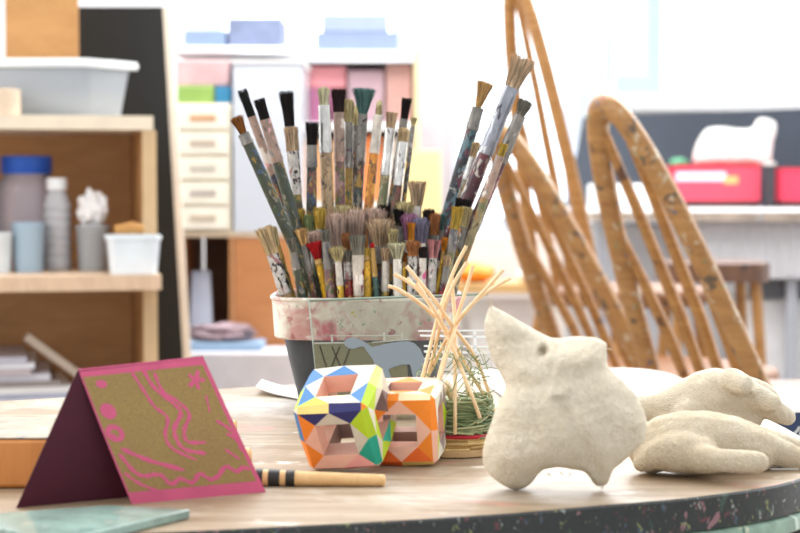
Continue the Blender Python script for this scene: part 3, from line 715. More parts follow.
F1 = dict(front='nwn' 'lwt' 'kpp' 'opo', top='wbw' 'cwb' 'wcl' 'bwb', right='lwc' 'wgw' 'ltl' 'wlw', edges={'front0': 'yn', 'front1': 'lt', 'front2': 'kp', 'front3': 'ob', 'top1': 'yl'})
c1 = at(346, 424, 1.262)
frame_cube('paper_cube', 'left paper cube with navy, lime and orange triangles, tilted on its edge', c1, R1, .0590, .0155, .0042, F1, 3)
R2 = basis((.985, .03, .17), (-.03, .985, .14))
F2 = dict(front='opo' 'opo' 'rpr' 'opo', top='pop' 'wpo' 'pop' 'opo', right='wgw' 'glg' 'wgw' 'lgw', edges={'front0': 'oc', 'front1': 'op', 'front2': 'yr', 'front3': 'op', 'right2': 'lw'})
c2_ = at(406, 430, 1.297)
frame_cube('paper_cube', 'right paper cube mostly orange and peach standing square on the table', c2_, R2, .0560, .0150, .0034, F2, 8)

# ------------------------------------------------------------------ straw teepee
CB = on(457, 459); TC = Vector((CB.x, CB.y + .034, TZ))
tp = thing('straw_teepee', 'small teepee of bent reeds with woven green grass on a round base', 'model', TC)
m = MB(); m.lathe([(.0325, .0004), (.034, .0012), (.034, .0055), (.033, .0064)], TC, 40); m.build('wooden_base', wood((206, 176, 132), (184, 150, 106), (20, 20, 20)), tp)
strawm = [plain((214, 186, 130), .6, 0, .1, 90), plain((186, 152, 96), .6, 0, .1, 90)]
grassm = [plain((134, 146, 106), .65, 0, .15, 120), plain((104, 122, 84), .65, 0, .15, 120), plain((168, 172, 130), .65, 0, .15, 120)]
rnd = random.Random(11)
def wound(z0, z1, r0, r1, n, mats, name, wob, rr=(.0005, .0009), arc=(1.2, 4.5)):
    m = MB(); m.lathe([(r0 * .86, z0), (r0 * .88, (z0 + z1) / 2), (r1 * .78, z1 - .004)], TC, 32)
    for i in range(n):
        t = rnd.random(); z = z0 + (z1 - z0) * t; r = r0 + (r1 - r0) * t + rnd.uniform(-.0012, .0016)
        a0 = rnd.random() * 2 * PI; L = rnd.uniform(*arc); s = rnd.gauss(0, wob); k = 9
        pts = [TC + Vector(((r + .0008 * math.sin(6 * q / k + i)) * math.cos(a0 + L * q / k), (r + .0008 * math.sin(6 * q / k + i)) * math.sin(a0 + L * q / k), z + s * (q / k - .5))) for q in range(k + 1)]
        m.cur = i % len(mats); m.tube(pts, rnd.uniform(*rr), 4)
    m.cur = 0; return m.build(name, mats, tp)
wound(.0066, .0150, .0318, .0310, 60, strawm, 'straw_ring', .001)
m = MB(); m.tube([TC + Vector((.0312 * math.cos(a), .0312 * math.sin(a), .0166 + .0004 * math.sin(3 * a))) for a in [2 * PI * k / 40 for k in range(41)]], .0019, 8); m.build('red_cord', plain((176, 34, 50), .6, 0, .15, 200), tp)
wound(.0185, .047, .0318, .0290, 150, grassm, 'woven_grass', .009, (.0004, .0009), (.6, 2.6))
# loose blades tangled through the reeds above the weave
m = MB()
for i in range(64):
    a = rnd.random() * 2 * PI; r = rnd.uniform(.012, .031); z = rnd.uniform(.042, .088) - .5 * max(0, .02 - r)
    p = TC + Vector((r * math.cos(a), r * math.sin(a), z)); d = Vector((rnd.gauss(0, 1), rnd.gauss(0, 1), rnd.gauss(.1, .55))).normalized() * rnd.uniform(.006, .016)
    pr = Vector((rnd.gauss(0, 1), rnd.gauss(0, 1), rnd.gauss(0, 1))) * .004
    m.cur = i % 3; m.tube(spline([p - d, p + pr, p + d * .8 - pr * .6], 4), rnd.uniform(.00028, .0005), 4)
m.cur = 0; m.build('loose_grass', grassm, tp)
reedm = wood((236, 206, 164), (216, 180, 134), (60, 60, 30), .5)
reeds = [((388, 286), (397, 289), (414, 299), (430, 312), (446, 329), (470, 372), (494, 410)),
         ((394, 274), (410, 283), (424, 296), (436, 315), (450, 342), (466, 380), (478, 414)),
         ((406.5, 266), (418, 280), (436, 302), (454, 328), (472, 352), (484, 378), (496, 416)),
         ((466.5, 246), (456, 266), (446, 292), (437, 320), (430, 348), (422, 380), (416, 414)),
         ((467, 262.5), (456, 280), (446, 302), (440, 326), (434, 352), (426, 384), (424, 416)),
         ((473, 265.5), (466, 290), (458, 314), (449, 342), (440, 372), (434, 400), (431, 416)),
         ((451.5, 275), (453, 296), (455, 320), (455, 350), (455, 384), (455, 416), (455, 434)),
         ((503, 270), (484, 291), (468, 309), (456, 324), (444, 344), (430, 372), (417, 396)),
         ((510.5, 278), (490, 290), (470, 306), (458, 322), (450, 345), (441, 376), (437, 416)),
         ((407, 278), (418, 290), (430, 304), (444, 330), (460, 366), (472, 396), (480, 418)),
         ((416, 283), (424, 294), (438, 316), (452, 345), (464, 376), (470, 400), (472, 420))]
cy = [.018, -.020, .022, -.022, .016, -.034, -.037, .016, -.032, -.030, .028]
for r_, side in zip(reeds, cy):
    pts = []
    for i, (x, y) in enumerate(r_):
        t = i / (len(r_) - 1); Yq = TC.y + side * max(-.9, min(1.0, (t - .52) / .26))
        pts.append(at(x, y, Yq))
    m = MB(); m.tube(spline(pts, 5), [.00155] * (5 * (len(pts) - 1) + 1), 8); m.build('reed', reedm, tp)
m = MB(); cc = TC + Vector((-.008, -.006, .03))
m.tube([cc + Vector((-.012, -.004, .004)), cc + Vector((0, 0, .026)), cc + Vector((.015, .005, .0))], [.008, .005, .006], 6); m.build('paper_scrap', plain((226, 206, 176), .7), tp, smooth=False)

# ------------------------------------------------------------------ plaster pieces
plaster = gauze((246, 238, 220), (234, 220, 194))
plaster2 = gauze((238, 228, 208), (220, 202, 172))
def inflate(poly, Y, df, db, step=2.6, relief=None):
    P = [Vector(p) for p in poly]; loop = []
    sm = spline([(a.x, a.y, 0) for a in P + [P[0]]], 4)[:-1]
    for i in range(len(sm)):
        a, b = sm[i].xy, sm[(i + 1) % len(sm)].xy; n = max(1, int((b - a).length / step))
        loop += [a.lerp(b, k / n) for k in range(n)]
    xs = [p.x for p in loop]; ys = [p.y for p in loop]; pts = list(loop)
    L = np.array([(p.x, p.y) for p in loop]); L2 = np.roll(L, -1, 0)
    def insd(x, y):
        c = ((L[:, 1] > y) != (L2[:, 1] > y)); xx = (L2[:, 0] - L[:, 0]) * (y - L[:, 1]) / (L2[:, 1] - L[:, 1] + 1e-12) + L[:, 0]
        return bool((c & (x < xx)).sum() % 2)
    y = min(ys); row = 0
    while y < max(ys):
        x = min(xs) + (step / 2 if row % 2 else 0)
        while x < max(xs):
            if insd(x, y) and np.min((L[:, 0] - x) ** 2 + (L[:, 1] - y) ** 2) > (step * .55) ** 2: pts.append(Vector((x, y)))
            x += step
        y += step * .87; row += 1
    nb = len(loop)
    vo, _, fo, ov, _, _ = geometry.delaunay_2d_cdt([p.xy.to_2d() if hasattr(p, 'xy') else p for p in pts], [], [list(range(nb))], 1, 1e-5)
    V = np.array([(p.x, p.y) for p in vo]); bd = np.array([any(q < nb for q in o) for o in ov])
    nbr = [set() for _ in vo]
    for f in fo:
        for i in range(len(f)): nbr[f[i]].add(f[i - 1]); nbr[f[i - 1]].add(f[i])
    I = np.concatenate([[i] * len(s) for i, s in enumerate(nbr)]).astype(int); J = np.concatenate([list(s) for s in nbr]).astype(int)
    deg = np.maximum(1, np.bincount(I, minlength=len(V))); h = np.zeros(len(V))
    for _ in range(3500):
        h = np.bincount(I, weights=h[J], minlength=len(V)) / deg + 1; h[bd] = 0
    h = np.sqrt(h / h.max())
    return V, fo, bd, h
torso = [(490.5, 309), (500, 313.5), (512, 320), (526, 328.5), (540, 336), (551, 341), (562, 341.5), (575, 340), (588, 340.5), (598, 342), (606, 346.5), (607, 347.5), (607, 349), (606.5, 360), (609, 371), (621, 382), (635, 397), (642, 410), (646.5, 424), (646, 436), (643.5, 445), (632, 457), (621, 467), (613, 474), (608, 486), (603, 489.5), (597, 489.5), (593, 486), (588, 479), (583, 475), (572, 473), (560, 471), (550, 472), (541, 475), (531, 487), (522, 492.5), (511, 492.5), (500, 487), (490, 479), (484, 470), (482.5, 458), (485, 444), (490, 430), (496, 412), (502, 399), (505, 389), (500, 378), (494, 366), (488, 350), (484.5, 332), (486, 320)]
YT = 1.176
V, fo, bd, h = inflate(torso, YT, .04, .03)
m = MB(); nV = len(V); front_i, back_i = [], []
for i, (x, y) in enumerate(V):
    H = h[i]; p = at(x, y, YT); q = p * 40
    # folds of the cloth: shoulder ridge, belly swell, waist crease
    rel = .010 * math.exp(-((x - 540) / 60) ** 2 - ((y - 425) / 42) ** 2) - .003 * math.exp(-((y - 385 + .16 * (x - 540)) / 9) ** 2) + .0035 * noise.noise(q) + .0012 * noise.noise(q * 3.7)
    rel += .007 * math.exp(-((x - 575) / 22) ** 2 - ((y - 362) / 14) ** 2) - .004 * math.exp(-((x - (560 + .5 * (y - 400))) / 7) ** 2) * (1 if y > 400 else 0)
    rel -= .010 * math.exp(-(((x - 543) / 5) ** 2 + ((y - 355) / 5.5) ** 2) ** 2)
    rel += .003 * math.sin((x * .35 + y) * .09) * .5
    rel += .0016 * math.sin((y - .55 * x) * .16 + 3 * noise.noise(q * .5)) * max(0, noise.noise(q * .8 + Vector((4, 0, 0))) + .25) + .0009 * noise.noise(q * 7)
    e = min(1, H * 2.2)
    front_i.append(m.vert(at(x, y, YT - .030 * H ** .95 - rel * e)))
    back_i.append(front_i[i] if bd[i] else m.vert(at(x, y, YT + .034 * H + .002 * noise.noise(q))))
for f in fo:
    m.face([front_i[k] for k in f]); m.face([back_i[k] for k in f][::-1])
zmin = min(p[2] for p in m.v); m.v = [(p[0], p[1], p[2] + TZ + .0003 - zmin) for p in m.v]
bT = base_of(m)
fig = thing('plaster_figure', 'upright plaster-gauze figure with pointed left peak and square shoulder at right', 'sculpture', bT)
m.build('gauze_body', plaster, fig, angle=3)
m = MB(); rnd = random.Random(5)
for x, y, dx, dy in ((491, 309, -1, -8), (490.5, 311, 1, -12), (606, 349, 6, 1), (588, 340.5, 2, -3), (561, 341, -2, -3), (601, 489, 3, -4), (560, 472, 3, 5), (570, 473, -2, 5), (548, 473, 2, 5), (486, 330, -3, 3), (488, 352, -4, 2), (496, 372, -4, 2)):
    a = at(x, y, YT - .002); b = at(x + dx, y + dy, YT - .004); m.tube([a, a.lerp(b, .5) + Vector((.0006, 0, .0004)), b], [.0005, .0004, .0002], 5)
m.v = [(p[0], p[1], max(p[2], TZ + .0006)) for p in m.v]
m.build('frayed_threads', plaster, fig)

def lump(name, label, chains, mat, vox, clampz, nz, group=None):
    """swept chains of balls fused into one continuous skin"""
    bm = bmesh.new()
    for ch in chains:
        P = [(at(x, y, Y), r * Y / F) for x, y, Y, r in ch]
        sp = spline([p for p, _ in P], 6); rr = spline([(r, 0, 0) for _, r in P], 6)
        for p, r in zip(sp, rr): bmesh.ops.create_icosphere(bm, subdivisions=2, radius=r.x, matrix=Matrix.Translation(p))
    me = bpy.data.meshes.new('raw'); bm.to_mesh(me); bm.free()
    o = bpy.data.objects.new('raw', me); COL.objects.link(o)
    r = o.modifiers.new('r', 'REMESH'); r.mode = 'VOXEL'; r.voxel_size = vox
    s = o.modifiers.new('s', 'SMOOTH'); s.factor = .5; s.iterations = 7
    dg = bpy.context.evaluated_depsgraph_get(); ev = o.evaluated_get(dg)
    out = bpy.data.meshes.new_from_object(ev, depsgraph=dg)
    bpy.data.objects.remove(o); bpy.data.meshes.remove(me)
    m = MB(); zmin = min(v.co.z for v in out.vertices)
    nrm = [v.normal.copy() for v in out.vertices]
    for v, n in zip(out.vertices, nrm):
        q = v.co * 55; p = v.co + n * (nz * noise.noise(q) + nz * .45 * noise.noise(q * 3.1))
        p.z = max(p.z, TZ + .0004) if clampz else p.z
        m.vert(p)
    for p in out.polygons: m.face(p.vertices)
    bpy.data.meshes.remove(out)
    return solo(m, name, mat, label, 'sculpture', group, angle=3)
# hand lying in front: wrist at the left, thumb along the table, fingers running right
hand_front = [
    [(652, 449, 1.247, 25), (672, 441, 1.247, 29), (700, 441, 1.252, 31), (728, 444, 1.257, 29), (752, 452, 1.262, 24)],
    [(641, 464, 1.234, 9), (656, 455, 1.232, 16), (676, 452, 1.228, 21), (700, 455, 1.227, 20)],
    [(700, 458, 1.217, 16), (722, 461, 1.207, 13), (745, 461.5, 1.202, 12), (758, 462, 1.202, 11.5)],
    [(738, 440, 1.257, 20), (764, 447, 1.262, 17), (788, 456, 1.267, 14), (812, 466, 1.272, 11.5), (826, 471, 1.272, 9)],
    [(730, 432, 1.282, 18), (760, 440, 1.292, 15), (790, 449, 1.302, 13), (822, 458, 1.302, 10)]]
lump('plaster_hand', 'front cream plaster hand lying with thumb lobe on the table', hand_front, plaster2, .0018, True, .0010, 'cast plaster hands')
hand_back = [
    [(640, 408, 1.42, 14), (660, 407, 1.415, 16), (690, 400, 1.41, 23), (716, 394, 1.405, 27), (742, 398, 1.405, 22)],
    [(716, 386, 1.40, 19), (738, 389, 1.395, 16), (757, 400, 1.395, 14), (776, 411, 1.40, 12), (786, 416, 1.40, 10)],
    [(706, 392, 1.43, 22), (738, 390, 1.44, 17), (762, 394, 1.445, 13), (772, 402, 1.445, 10)],
    [(732, 380, 1.385, 13), (742, 385, 1.375, 12)], [(760, 397, 1.385, 12), (771, 403, 1.38, 11)],
    [(690, 412, 1.40, 20), (720, 416, 1.40, 18), (750, 421, 1.40, 12)], [(670, 420, 1.41, 16), (700, 425, 1.41, 18), (725, 428, 1.41, 12)]]
lump('plaster_hand', 'rear white plaster hand arched behind the front one with raised knuckles', hand_back, plaster, .0018, True, .0009, 'cast plaster hands')
# scrap of white paper under the fingertips
m = MB(); a = on(770, 470); m.box(a.x, a.x + .022, a.y, a.y + .012, TZ + .0003, TZ + .0010, None); solo(m, 'paper_scrap', plain((240, 238, 234), .6), 'small white paper scrap under the fingertips of the front plaster hand', 'paper')
# ------------------------------------------------------------------ hoop-back chairs
chair_wood = wood((184, 136, 78), (144, 98, 50), (4, 4, 30), .4, ((( 96, 66, 48), 16, .66),), True)
bow_wood = wood((182, 136, 82), (146, 102, 56), (4, 4, 30), .4, (((96, 78, 62), 30, .60), ((104, 124, 88), 34, .645), ((186, 166, 138), 40, .60), ((84, 94, 116), 40, .67), ((150, 76, 62), 44, .67)), True)
def hoop_chair(label, loc, phi, seat, Hb, W, rec, nsp=5, br=.018, pw=2.6, bowm=None):
    M = Matrix.Translation(Vector((loc[0], loc[1], 0))) @ Matrix.Rotation(phi - PI / 2, 4, 'Z')
    t = thing('hoop_chair', label, 'chair', None, 'hoop-back wooden chairs', True, M)
    yb = -.17
    # origin lies under the middle of the bow
    Pz = lambda s: Hb * (1 - abs(s) ** pw)
    bow = lambda s: Vector((W * s, -rec * (Pz(s) / Hb) ** 1.0, seat + Pz(s)))
    m = MB(); ss = [-1 + 2 * k / 40 for k in range(41)]; ss = [math.copysign(1 - (1 - abs(s)) ** 1.5, s) for s in ss]
    m.tube([bow(s) for s in ss], [br] * 41, 12, True, .72); m.build('bow', bowm or bow_wood, t)
    for k in range(nsp):
        s = -.62 + 1.24 * k / (nsp - 1); sb = s * .78
        b0 = Vector((W * sb, .02, seat - .002)); b1 = bow(s)
        m = MB(); m.tube([b0, b0.lerp(b1, .3) + Vector((0, .008, 0)), b0.lerp(b1, .65) + Vector((0, .006, 0)), b1], [.009, .0115, .010, .008], 8); m.build('spindle', chair_wood, t)
    # saddle seat
    m = MB(); o = []
    for k in range(36):
        a = 2 * PI * k / 36; c, s_ = math.cos(a), math.sin(a)
        o.append((.215 * math.copysign(abs(c) ** .75, c) * (1 - .08 * (s_ < 0)), .18 + .205 * math.copysign(abs(s_) ** .75, s_)))
    r = lambda z, k: [((p[0]) * k, .18 + (p[1] - .18) * k, z) for p in o]
    m.ring_loft([r(seat - .042, .88), r(seat - .03, .97), r(seat - .012, 1), r(seat - .002, .975), r(seat - .010, .6), r(seat - .012, .2)]); m.build('seat', wood((150, 100, 58), (112, 72, 44), (5, 25, 5), .4, (((56, 46, 44), 16, .62), ((170, 160, 140), 22, .68))), t)
    feet = []
    for sx in (-1, 1):
        for y0, y1 in ((.05, -.03), (.30, .37)):
            a = Vector((.14 * sx, y0, seat - .036)); b = Vector((.20 * sx, y1, 0)); feet.append((a, b))
            m = MB(); m.tube([a, a.lerp(b, .25), a.lerp(b, .5), a.lerp(b, .8), b], [.013, .019, .021, .016, .012], 10); m.build('leg', chair_wood, t)
    q = [a.lerp(b, .55) for a, b in feet]
    for a, b in ((q[0], q[1]), (q[2], q[3]), (q[0].lerp(q[1], .5), q[2].lerp(q[3], .5))):
        m = MB(); m.tube([a, a.lerp(b, .5), b], [.009, .013, .009], 8); m.build('stretcher', chair_wood, t)
    return t
ph = math.radians(32)
p = at(711, 385, 2.82); hoop_chair('hoop-back wooden chair nearest, in front of the red boxes, paint-marked right rail', (p.x, p.y), ph, .47, .497, .142, .235, 4, .022, 2.1)
p = at(604, 380, 3.45); hoop_chair('hoop-back wooden chair just right of the large flat brush, green paint on its rail', (p.x, p.y), math.radians(30), .45, .492, .150, .26, 4, .024, 2.0)
p = at(566, 293, 3.95); hoop_chair('tall hoop-back stool whose top reaches above the frame', (p.x, p.y), math.radians(36), .59, .72, .11, .165, 3, .019, 2.1, chair_wood)
# low stool with a thick paint-marked seat behind the nearest chair
p = at(722, 264, 4.4)
t = thing('wooden_stool', 'wooden stool with thick paint-marked seat under the white counter at right', 'stool', (p.x, p.y + .15, 0))
m = MB(); m.prism([(p.x + .15 * math.copysign(abs(math.cos(a)) ** .6, math.cos(a)), p.y + .15 + .15 * math.copysign(abs(math.sin(a)) ** .6, math.sin(a))) for a in [2 * PI * k / 32 for k in range(32)]], p.z - .05, p.z)
m.build('seat', wood((120, 84, 62), (86, 60, 48), (20, 4, 4), .4, (((176, 160, 140), 18, .64), ((40, 40, 44), 20, .62))), t)
for sx in (-1, 1):
    for sy in (-1, 1):
        m = MB(); m.tube([(p.x + .10 * sx, p.y + .15 + .10 * sy, p.z - .05), (p.x + .14 * sx, p.y + .15 + .14 * sy, 0)], [.016, .014], 10); m.build('leg', chair_wood, t)

# ------------------------------------------------------------------ shelf unit at the left
_before = set(bpy.data.objects)
SH = 3.3
shw = wood((204, 156, 104), (186, 138, 88), (3, 3, 14), .5)
edgew = plain((232, 218, 196), .5)
inner = wood((216, 168, 114), (198, 150, 98), (2, 2, 10), .6)
x_l = -1.15; x_r = at(157, 240, SH).x; zt_ = at(0, 116, SH).z; D = .36
u = thing('shelf_unit', 'light wood shelf unit with tubs and jars at the far left', 'shelves', ((x_l + x_r) / 2, SH + D / 2, 0))
def ub(name, x0, x1, y0, y1, z0, z1, mt, bev=.002):
    m = MB(); m.box(x0, x1, y0, y1, z0, z1); return m.build(name, mt, u, smooth=False)
zt2 = at(0, 130, SH).z
ub('side_panel', x_r - .028, x_r, SH + .002, SH + D, 0, zt2 - .0005, shw)
ub('side_panel', x_l, x_l + .028, SH + .002, SH + D, 0, zt2 - .0005, shw)
ub('edge_strip', x_r - .028, x_r, SH - .002, SH + .0018, 0, zt2 - .0005, plain((206, 176, 136), .5))
ub('top_panel', x_l, x_r - .006, SH - .004, SH + D, zt2, zt_, edgew)
SF = SH - .125
zm0, zm1 = at(0, 290, SF).z, at(0, 275, SF).z
m = MB(); xi, xo = x_r - .0285, x_r - .002
m.prism([(x_l + .0285, SF), (xo, SF), (xo, SH - .0025), (xi, SH - .0025), (xi, SH + D - .02), (x_l + .0285, SH + D - .02)], zm0, zm1)
m.build('shelf', wood((226, 196, 166), (208, 176, 146), (14, 3, 3), .35), u, smooth=False)
zb0, zb1 = at(0, 445, SH).z, at(0, 430, SH).z
ub('shelf', x_l + .0285, x_r - .0285, SH - .002, SH + D - .02, zb0, zb1, wood((226, 196, 166), (208, 176, 146), (14, 3, 3), .35))
ub('back_panel', x_l + .0285, x_r - .0285, SH + D - .012, SH + D, .02, zt2 - .0005, inner)
# upper hutch standing on the unit
m = MB(); a = at(40, -60, 3.60); b = at(112, 60, 3.60); m.box(a.x, b.x, 3.60, 3.655, zt_ + .0005, a.z)
solo(m, 'wooden_panel_box', wood((186, 138, 84), (170, 122, 70), (3, 3, 10), .5), 'upright brown wooden box behind the lidded tub on top of the shelves', 'box', bevel=.003)
m = MB(); a = at(-10, -60, 3.60); b = at(39, 60, 3.60); m.box(a.x, b.x, 3.60, 3.64, zt_ + .0005, a.z)
solo(m, 'white_board', plain((232, 232, 226), .5), 'white upright board at the top left corner on the shelves', 'board')
# lidded tub
cl_tub = glassy((226, 232, 238), .62, (196, 204, 214), .2)
zq = zt_ + .001; c0 = at(94, 117, SH + .05); ang = math.radians(-52)
t = thing('storage_tub', 'translucent plastic storage tub with white lid on top of the shelves', 'tub', (c0.x, c0.y, zq))
ex = Vector((math.cos(ang + PI / 2), math.sin(ang + PI / 2), 0)); ey = Vector((-math.cos(math.radians(15)), math.sin(math.radians(15)), 0))
ex = Vector((.42, .36, 0)).normalized()
La, Lb = .125, .30; hT = .106
def tubring(o, z, base=None):
    c = Vector((c0.x, c0.y, z)); out = []
    cs = [c - ex * o - ey * o, c + ex * (La + o) - ey * o, c + ex * (La + o) + ey * (Lb + o), c - ex * o + ey * (Lb + o)]
    for k in range(4):
        p0, p1, p2 = cs[k - 1], cs[k], cs[(k + 1) % 4]; d1 = (p0 - p1).normalized() * .016; d2 = (p2 - p1).normalized() * .016
        for s in (0, .33, .67, 1): out.append(p1 + d1 * (1 - s) ** 2 + d2 * s ** 2)
    return out
m = MB(); m.ring_loft([tubring(-.013, zq), tubring(-.010, zq + .003), tubring(0, zq + hT - .012), tubring(.006, zq + hT - .010), tubring(.006, zq + hT - .002), tubring(-.003, zq + hT - .002), tubring(-.012, zq + .005)]); m.build('tub_body', cl_tub, t)
m = MB(); m.ring_loft([tubring(.011, zq + hT - .008), tubring(.012, zq + hT + .001), tubring(.010, zq + hT + .008), tubring(-.01, zq + hT + .010), tubring(-.02, zq + hT + .006)], False, True); m.build('lid', plain((232, 236, 238), .35), t)
m = MB(); q = [Vector(p) for p in tubring(-.02, zq + .008)]; q2 = [Vector(p) for p in tubring(-.016, zq + .085)]; m.ring_loft([q, q2]); m.build('contents', plain((156, 160, 172), .7, 0, .2, 30), t)
# roll of tape
a = at(0, 116, SH - .0); b = at(24, 90, SH)
t = thing('tape_roll', 'pale tape roll standing at the left front of the top shelf', 'tape', (b.x - .03, SH + .03, zt_))
m = MB(); rr = (b.z - zt_) / 2 - .0005
m.lathe([(.030, 0), (.031, .001), (.031, .049), (.030, .05)], (b.x - .031, SH + .035, zt_ + .0005), 30); m.build('tape', plain((222, 200, 176), .5), t)
m = MB(); m.lathe([(.019, 0), (.019, .0015)], (b.x - .031, SH + .035, zt_ + .0508), 24); m.build('core', plain((186, 150, 110), .7), t)
# things on the middle shelf
zs = zm1 + .0005
def jar(name, label, px0, px1, ptop, plid, Y, bodym, lidm, ribs=0, cat='jar', neck=.7):
    a = at(px0, ptop, Y); b = at(px1, ptop, Y); r = (b.x - a.x) / 2; c = ((a.x + b.x) / 2, Y + r * 1.05, zs); H = a.z - zs; hl = at(0, plid, Y).z - zs
    t = thing(name, label, cat, c)
    m = MB()
    if ribs:
        pr = [(r * .86, 0), (r * .95, .004)]
        for k in range(ribs):
            z = .01 + (hl * .86 - .01) * k / ribs; dz = hl * .86 / ribs
            pr += [(r, z + dz * .2), (r, z + dz * .65), (r * .88, z + dz * .85)]
        pr += [(r * .8, hl * .93), (r * neck * .8, hl)]
    else:
        pr = [(r * .9, 0), (r, .008), (r, hl * .80), (r * .92, hl * .93), (r * neck, hl * .97), (r * neck, hl)]
    m.lathe(pr, c, 32); m.build('body', bodym, t)
    m = MB(); q = r * neck * (1.08 if neck > .6 else 1.0); m.lathe([(q * .98, hl + .0004), (q, hl + .002), (q, H - .003), (q * .95, H)], c, 32); m.build('lid', lidm, t)
    return t
jar('clear_jar', 'big clear jar with bright blue lid on the middle shelf', 12, 72, 156, 174, SH + .11, glassy((242, 240, 246), .34, (226, 222, 236), .1), plain((36, 92, 196), .35), 0, 'jar', .78)
jar('ribbed_bottle', 'ribbed clear plastic bottle standing right of the blue-lidded jar', 53, 81, 178, 190, SH + .07, glassy((240, 242, 246), .5, (240, 242, 248), .06), plain((236, 238, 240), .4), 7, 'bottle', .66)
def cup(name, label, px0, px1, ptop, Y, mt, cat='cup', inner=None, taper=.84):
    a = at(px0, ptop, Y); b = at(px1, ptop, Y); r = (b.x - a.x) / 2; c = ((a.x + b.x) / 2, Y + r * 1.05, zs); H = a.z - zs
    t = thing(name, label, cat, c)
    m = MB(); m.lathe([(r * taper, 0), (r * .97, H * .9), (r * 1.02, H * .93), (r * 1.02, H), (r * .93, H), (r * taper * .92, .004)], c, 32); m.build('cup_body', mt, t)
    return t, c, r, H
cup('plastic_cup', 'pale blue plastic cup at the front of the middle shelf', 16, 50, 222, SH + .015, glassy((220, 232, 242), .66, (190, 216, 236), .15))
cup('plastic_cup', 'whitish cup cut by the left edge of the picture on the middle shelf', -14, 16, 232, SH + .0, plain((216, 226, 232), .4))
t, c, r, H = cup('small_tub', 'small clear tub stuffed with crumpled white wrap on the middle shelf', 81, 115, 225, SH + .03, glassy((230, 234, 238), .5, (206, 210, 214), .1), 'tub')
def crumple(ctr, sx, sy, sz, amp, seed, lv=4):
    bm = bmesh.new(); bmesh.ops.create_icosphere(bm, subdivisions=lv, radius=1); m = MB()
    for v in bm.verts:
        q = v.co * 1.9 + Vector((seed, seed * 2, 0)); k = 1 + amp * noise.noise(q) + amp * .6 * abs(noise.noise(q * 2.6))
        m.vert((ctr[0] + v.co.x * sx * k, ctr[1] + v.co.y * sy * k, ctr[2] + v.co.z * sz * k))
    for f in bm.faces: m.face([v.index for v in f.verts])
    bm.free(); return m
m = crumple((c[0], c[1], c[2] + H * 1.34), r * .74, r * .74, H * .36, .5, 3)
solo(m, 'plastic_wrap', plain((234, 232, 232), .4, 0, .03), 'crumpled white wrap bulging out of the small clear tub', 'wrap', angle=.5)
# white tray with brown lumps
TY = SH - .114; a = at(95, 236, TY); b = at(148, 236, TY); H = a.z - zs
t = thing('white_tray', 'white rectangular tray at the right end of the middle shelf', 'tray', ((a.x + b.x) / 2, TY + .05, zs))
m = MB(); w = (b.x - a.x); cx = (a.x + b.x) / 2
rr = lambda k, z: [(cx + sx * w / 2 * k, TY + .054 + sy * .05 * k, zs + z) for sx, sy in ((-1, -.8), (-.8, -1), (.8, -1), (1, -.8), (1, .8), (.8, 1), (-.8, 1), (-1, .8))]
m.ring_loft([rr(.86, 0), rr(.97, H * .88), rr(1.03, H * .9), rr(1.03, H), rr(.95, H), rr(.84, .004)]); m.build('tray_body', plain((226, 234, 240), .4), t)
m = MB(); m.tube([(cx - .034, TY + .062, zs + H + .010), (cx + .0, TY + .058, zs + H + .014), (cx + .022, TY + .056, zs + H + .0105)], [.009, .012, .009], 8)
solo(m, 'wooden_offcut', wood((190, 140, 70), (160, 110, 56)), 'brown wooden offcut lying in the white tray', 'offcut')
# paper and boards in the bottom bay
zc = zb1 + .0005; rnd = random.Random(4)
cols = [(206, 204, 214), (188, 190, 206), (222, 220, 222), (196, 170, 142), (214, 212, 220), (182, 186, 204), (228, 226, 226), (150, 140, 138), (212, 210, 220), (190, 178, 182), (222, 222, 230), (204, 202, 214)]
names = ['lowest white', 'second lowest bluish', 'third from below white', 'tan', 'pale lilac', 'slate blue', 'bright white', 'grey-brown', 'soft grey', 'mauve-grey', 'upper white', 'topmost pale grey']
z = zc
for k, cc in enumerate(cols):
    th = rnd.uniform(.008, .019); w = rnd.uniform(.27, .36) - .012 * k; x1 = at(100 - 6 * k + rnd.uniform(-8, 8), 400, SH).x
    m = MB(); M = Matrix.Translation(Vector((x1 - w / 2, SH + .15, 0))) @ Matrix.Rotation(rnd.uniform(-.07, .07), 4, 'Z')
    m.box(-w / 2, w / 2, -.13 - rnd.uniform(0, .015), .13, z + .0004, z + th, M); z += th + .0004
    solo(m, 'paper_stack', plain(cc, .7, 0, .06, 12), names[k] + ' board in the pile on the lowest shelf', 'board', 'boards in the pile on the lowest shelf')
m = MB(); a = at(36, 333, SH + .06); b = at(112, 392, SH + .06); a.y -= .02
d = (b - a).normalized(); n = Vector((-d.z, 0, d.x)); w = .016
b = b + d * .03
m.ring_loft([[p + n * s * w / 2 + Vector((0, q, 0)) for s, q in ((-1, 0), (1, 0), (1, .02), (-1, .02))] for p in (a, b)])
solo(m, 'wooden_strip', plain((196, 180, 164), .6), 'grey wooden strip leaning diagonally in the lowest bay of the shelves', 'strip', smooth=False)

# the unit stands turned a little: its right end lies farther away
_piv = Vector((x_r, SH, 0)); _rot = math.radians(13)
for o in list(bpy.data.objects):
    if o not in _before and o.parent is None:
        d_ = Matrix.Rotation(_rot, 3, 'Z') @ (o.location - Vector((_piv.x, _piv.y, o.location.z))) ; o.location = Vector((_piv.x + d_.x, _piv.y + d_.y, o.location.z)); o.rotation_euler.z += _rot

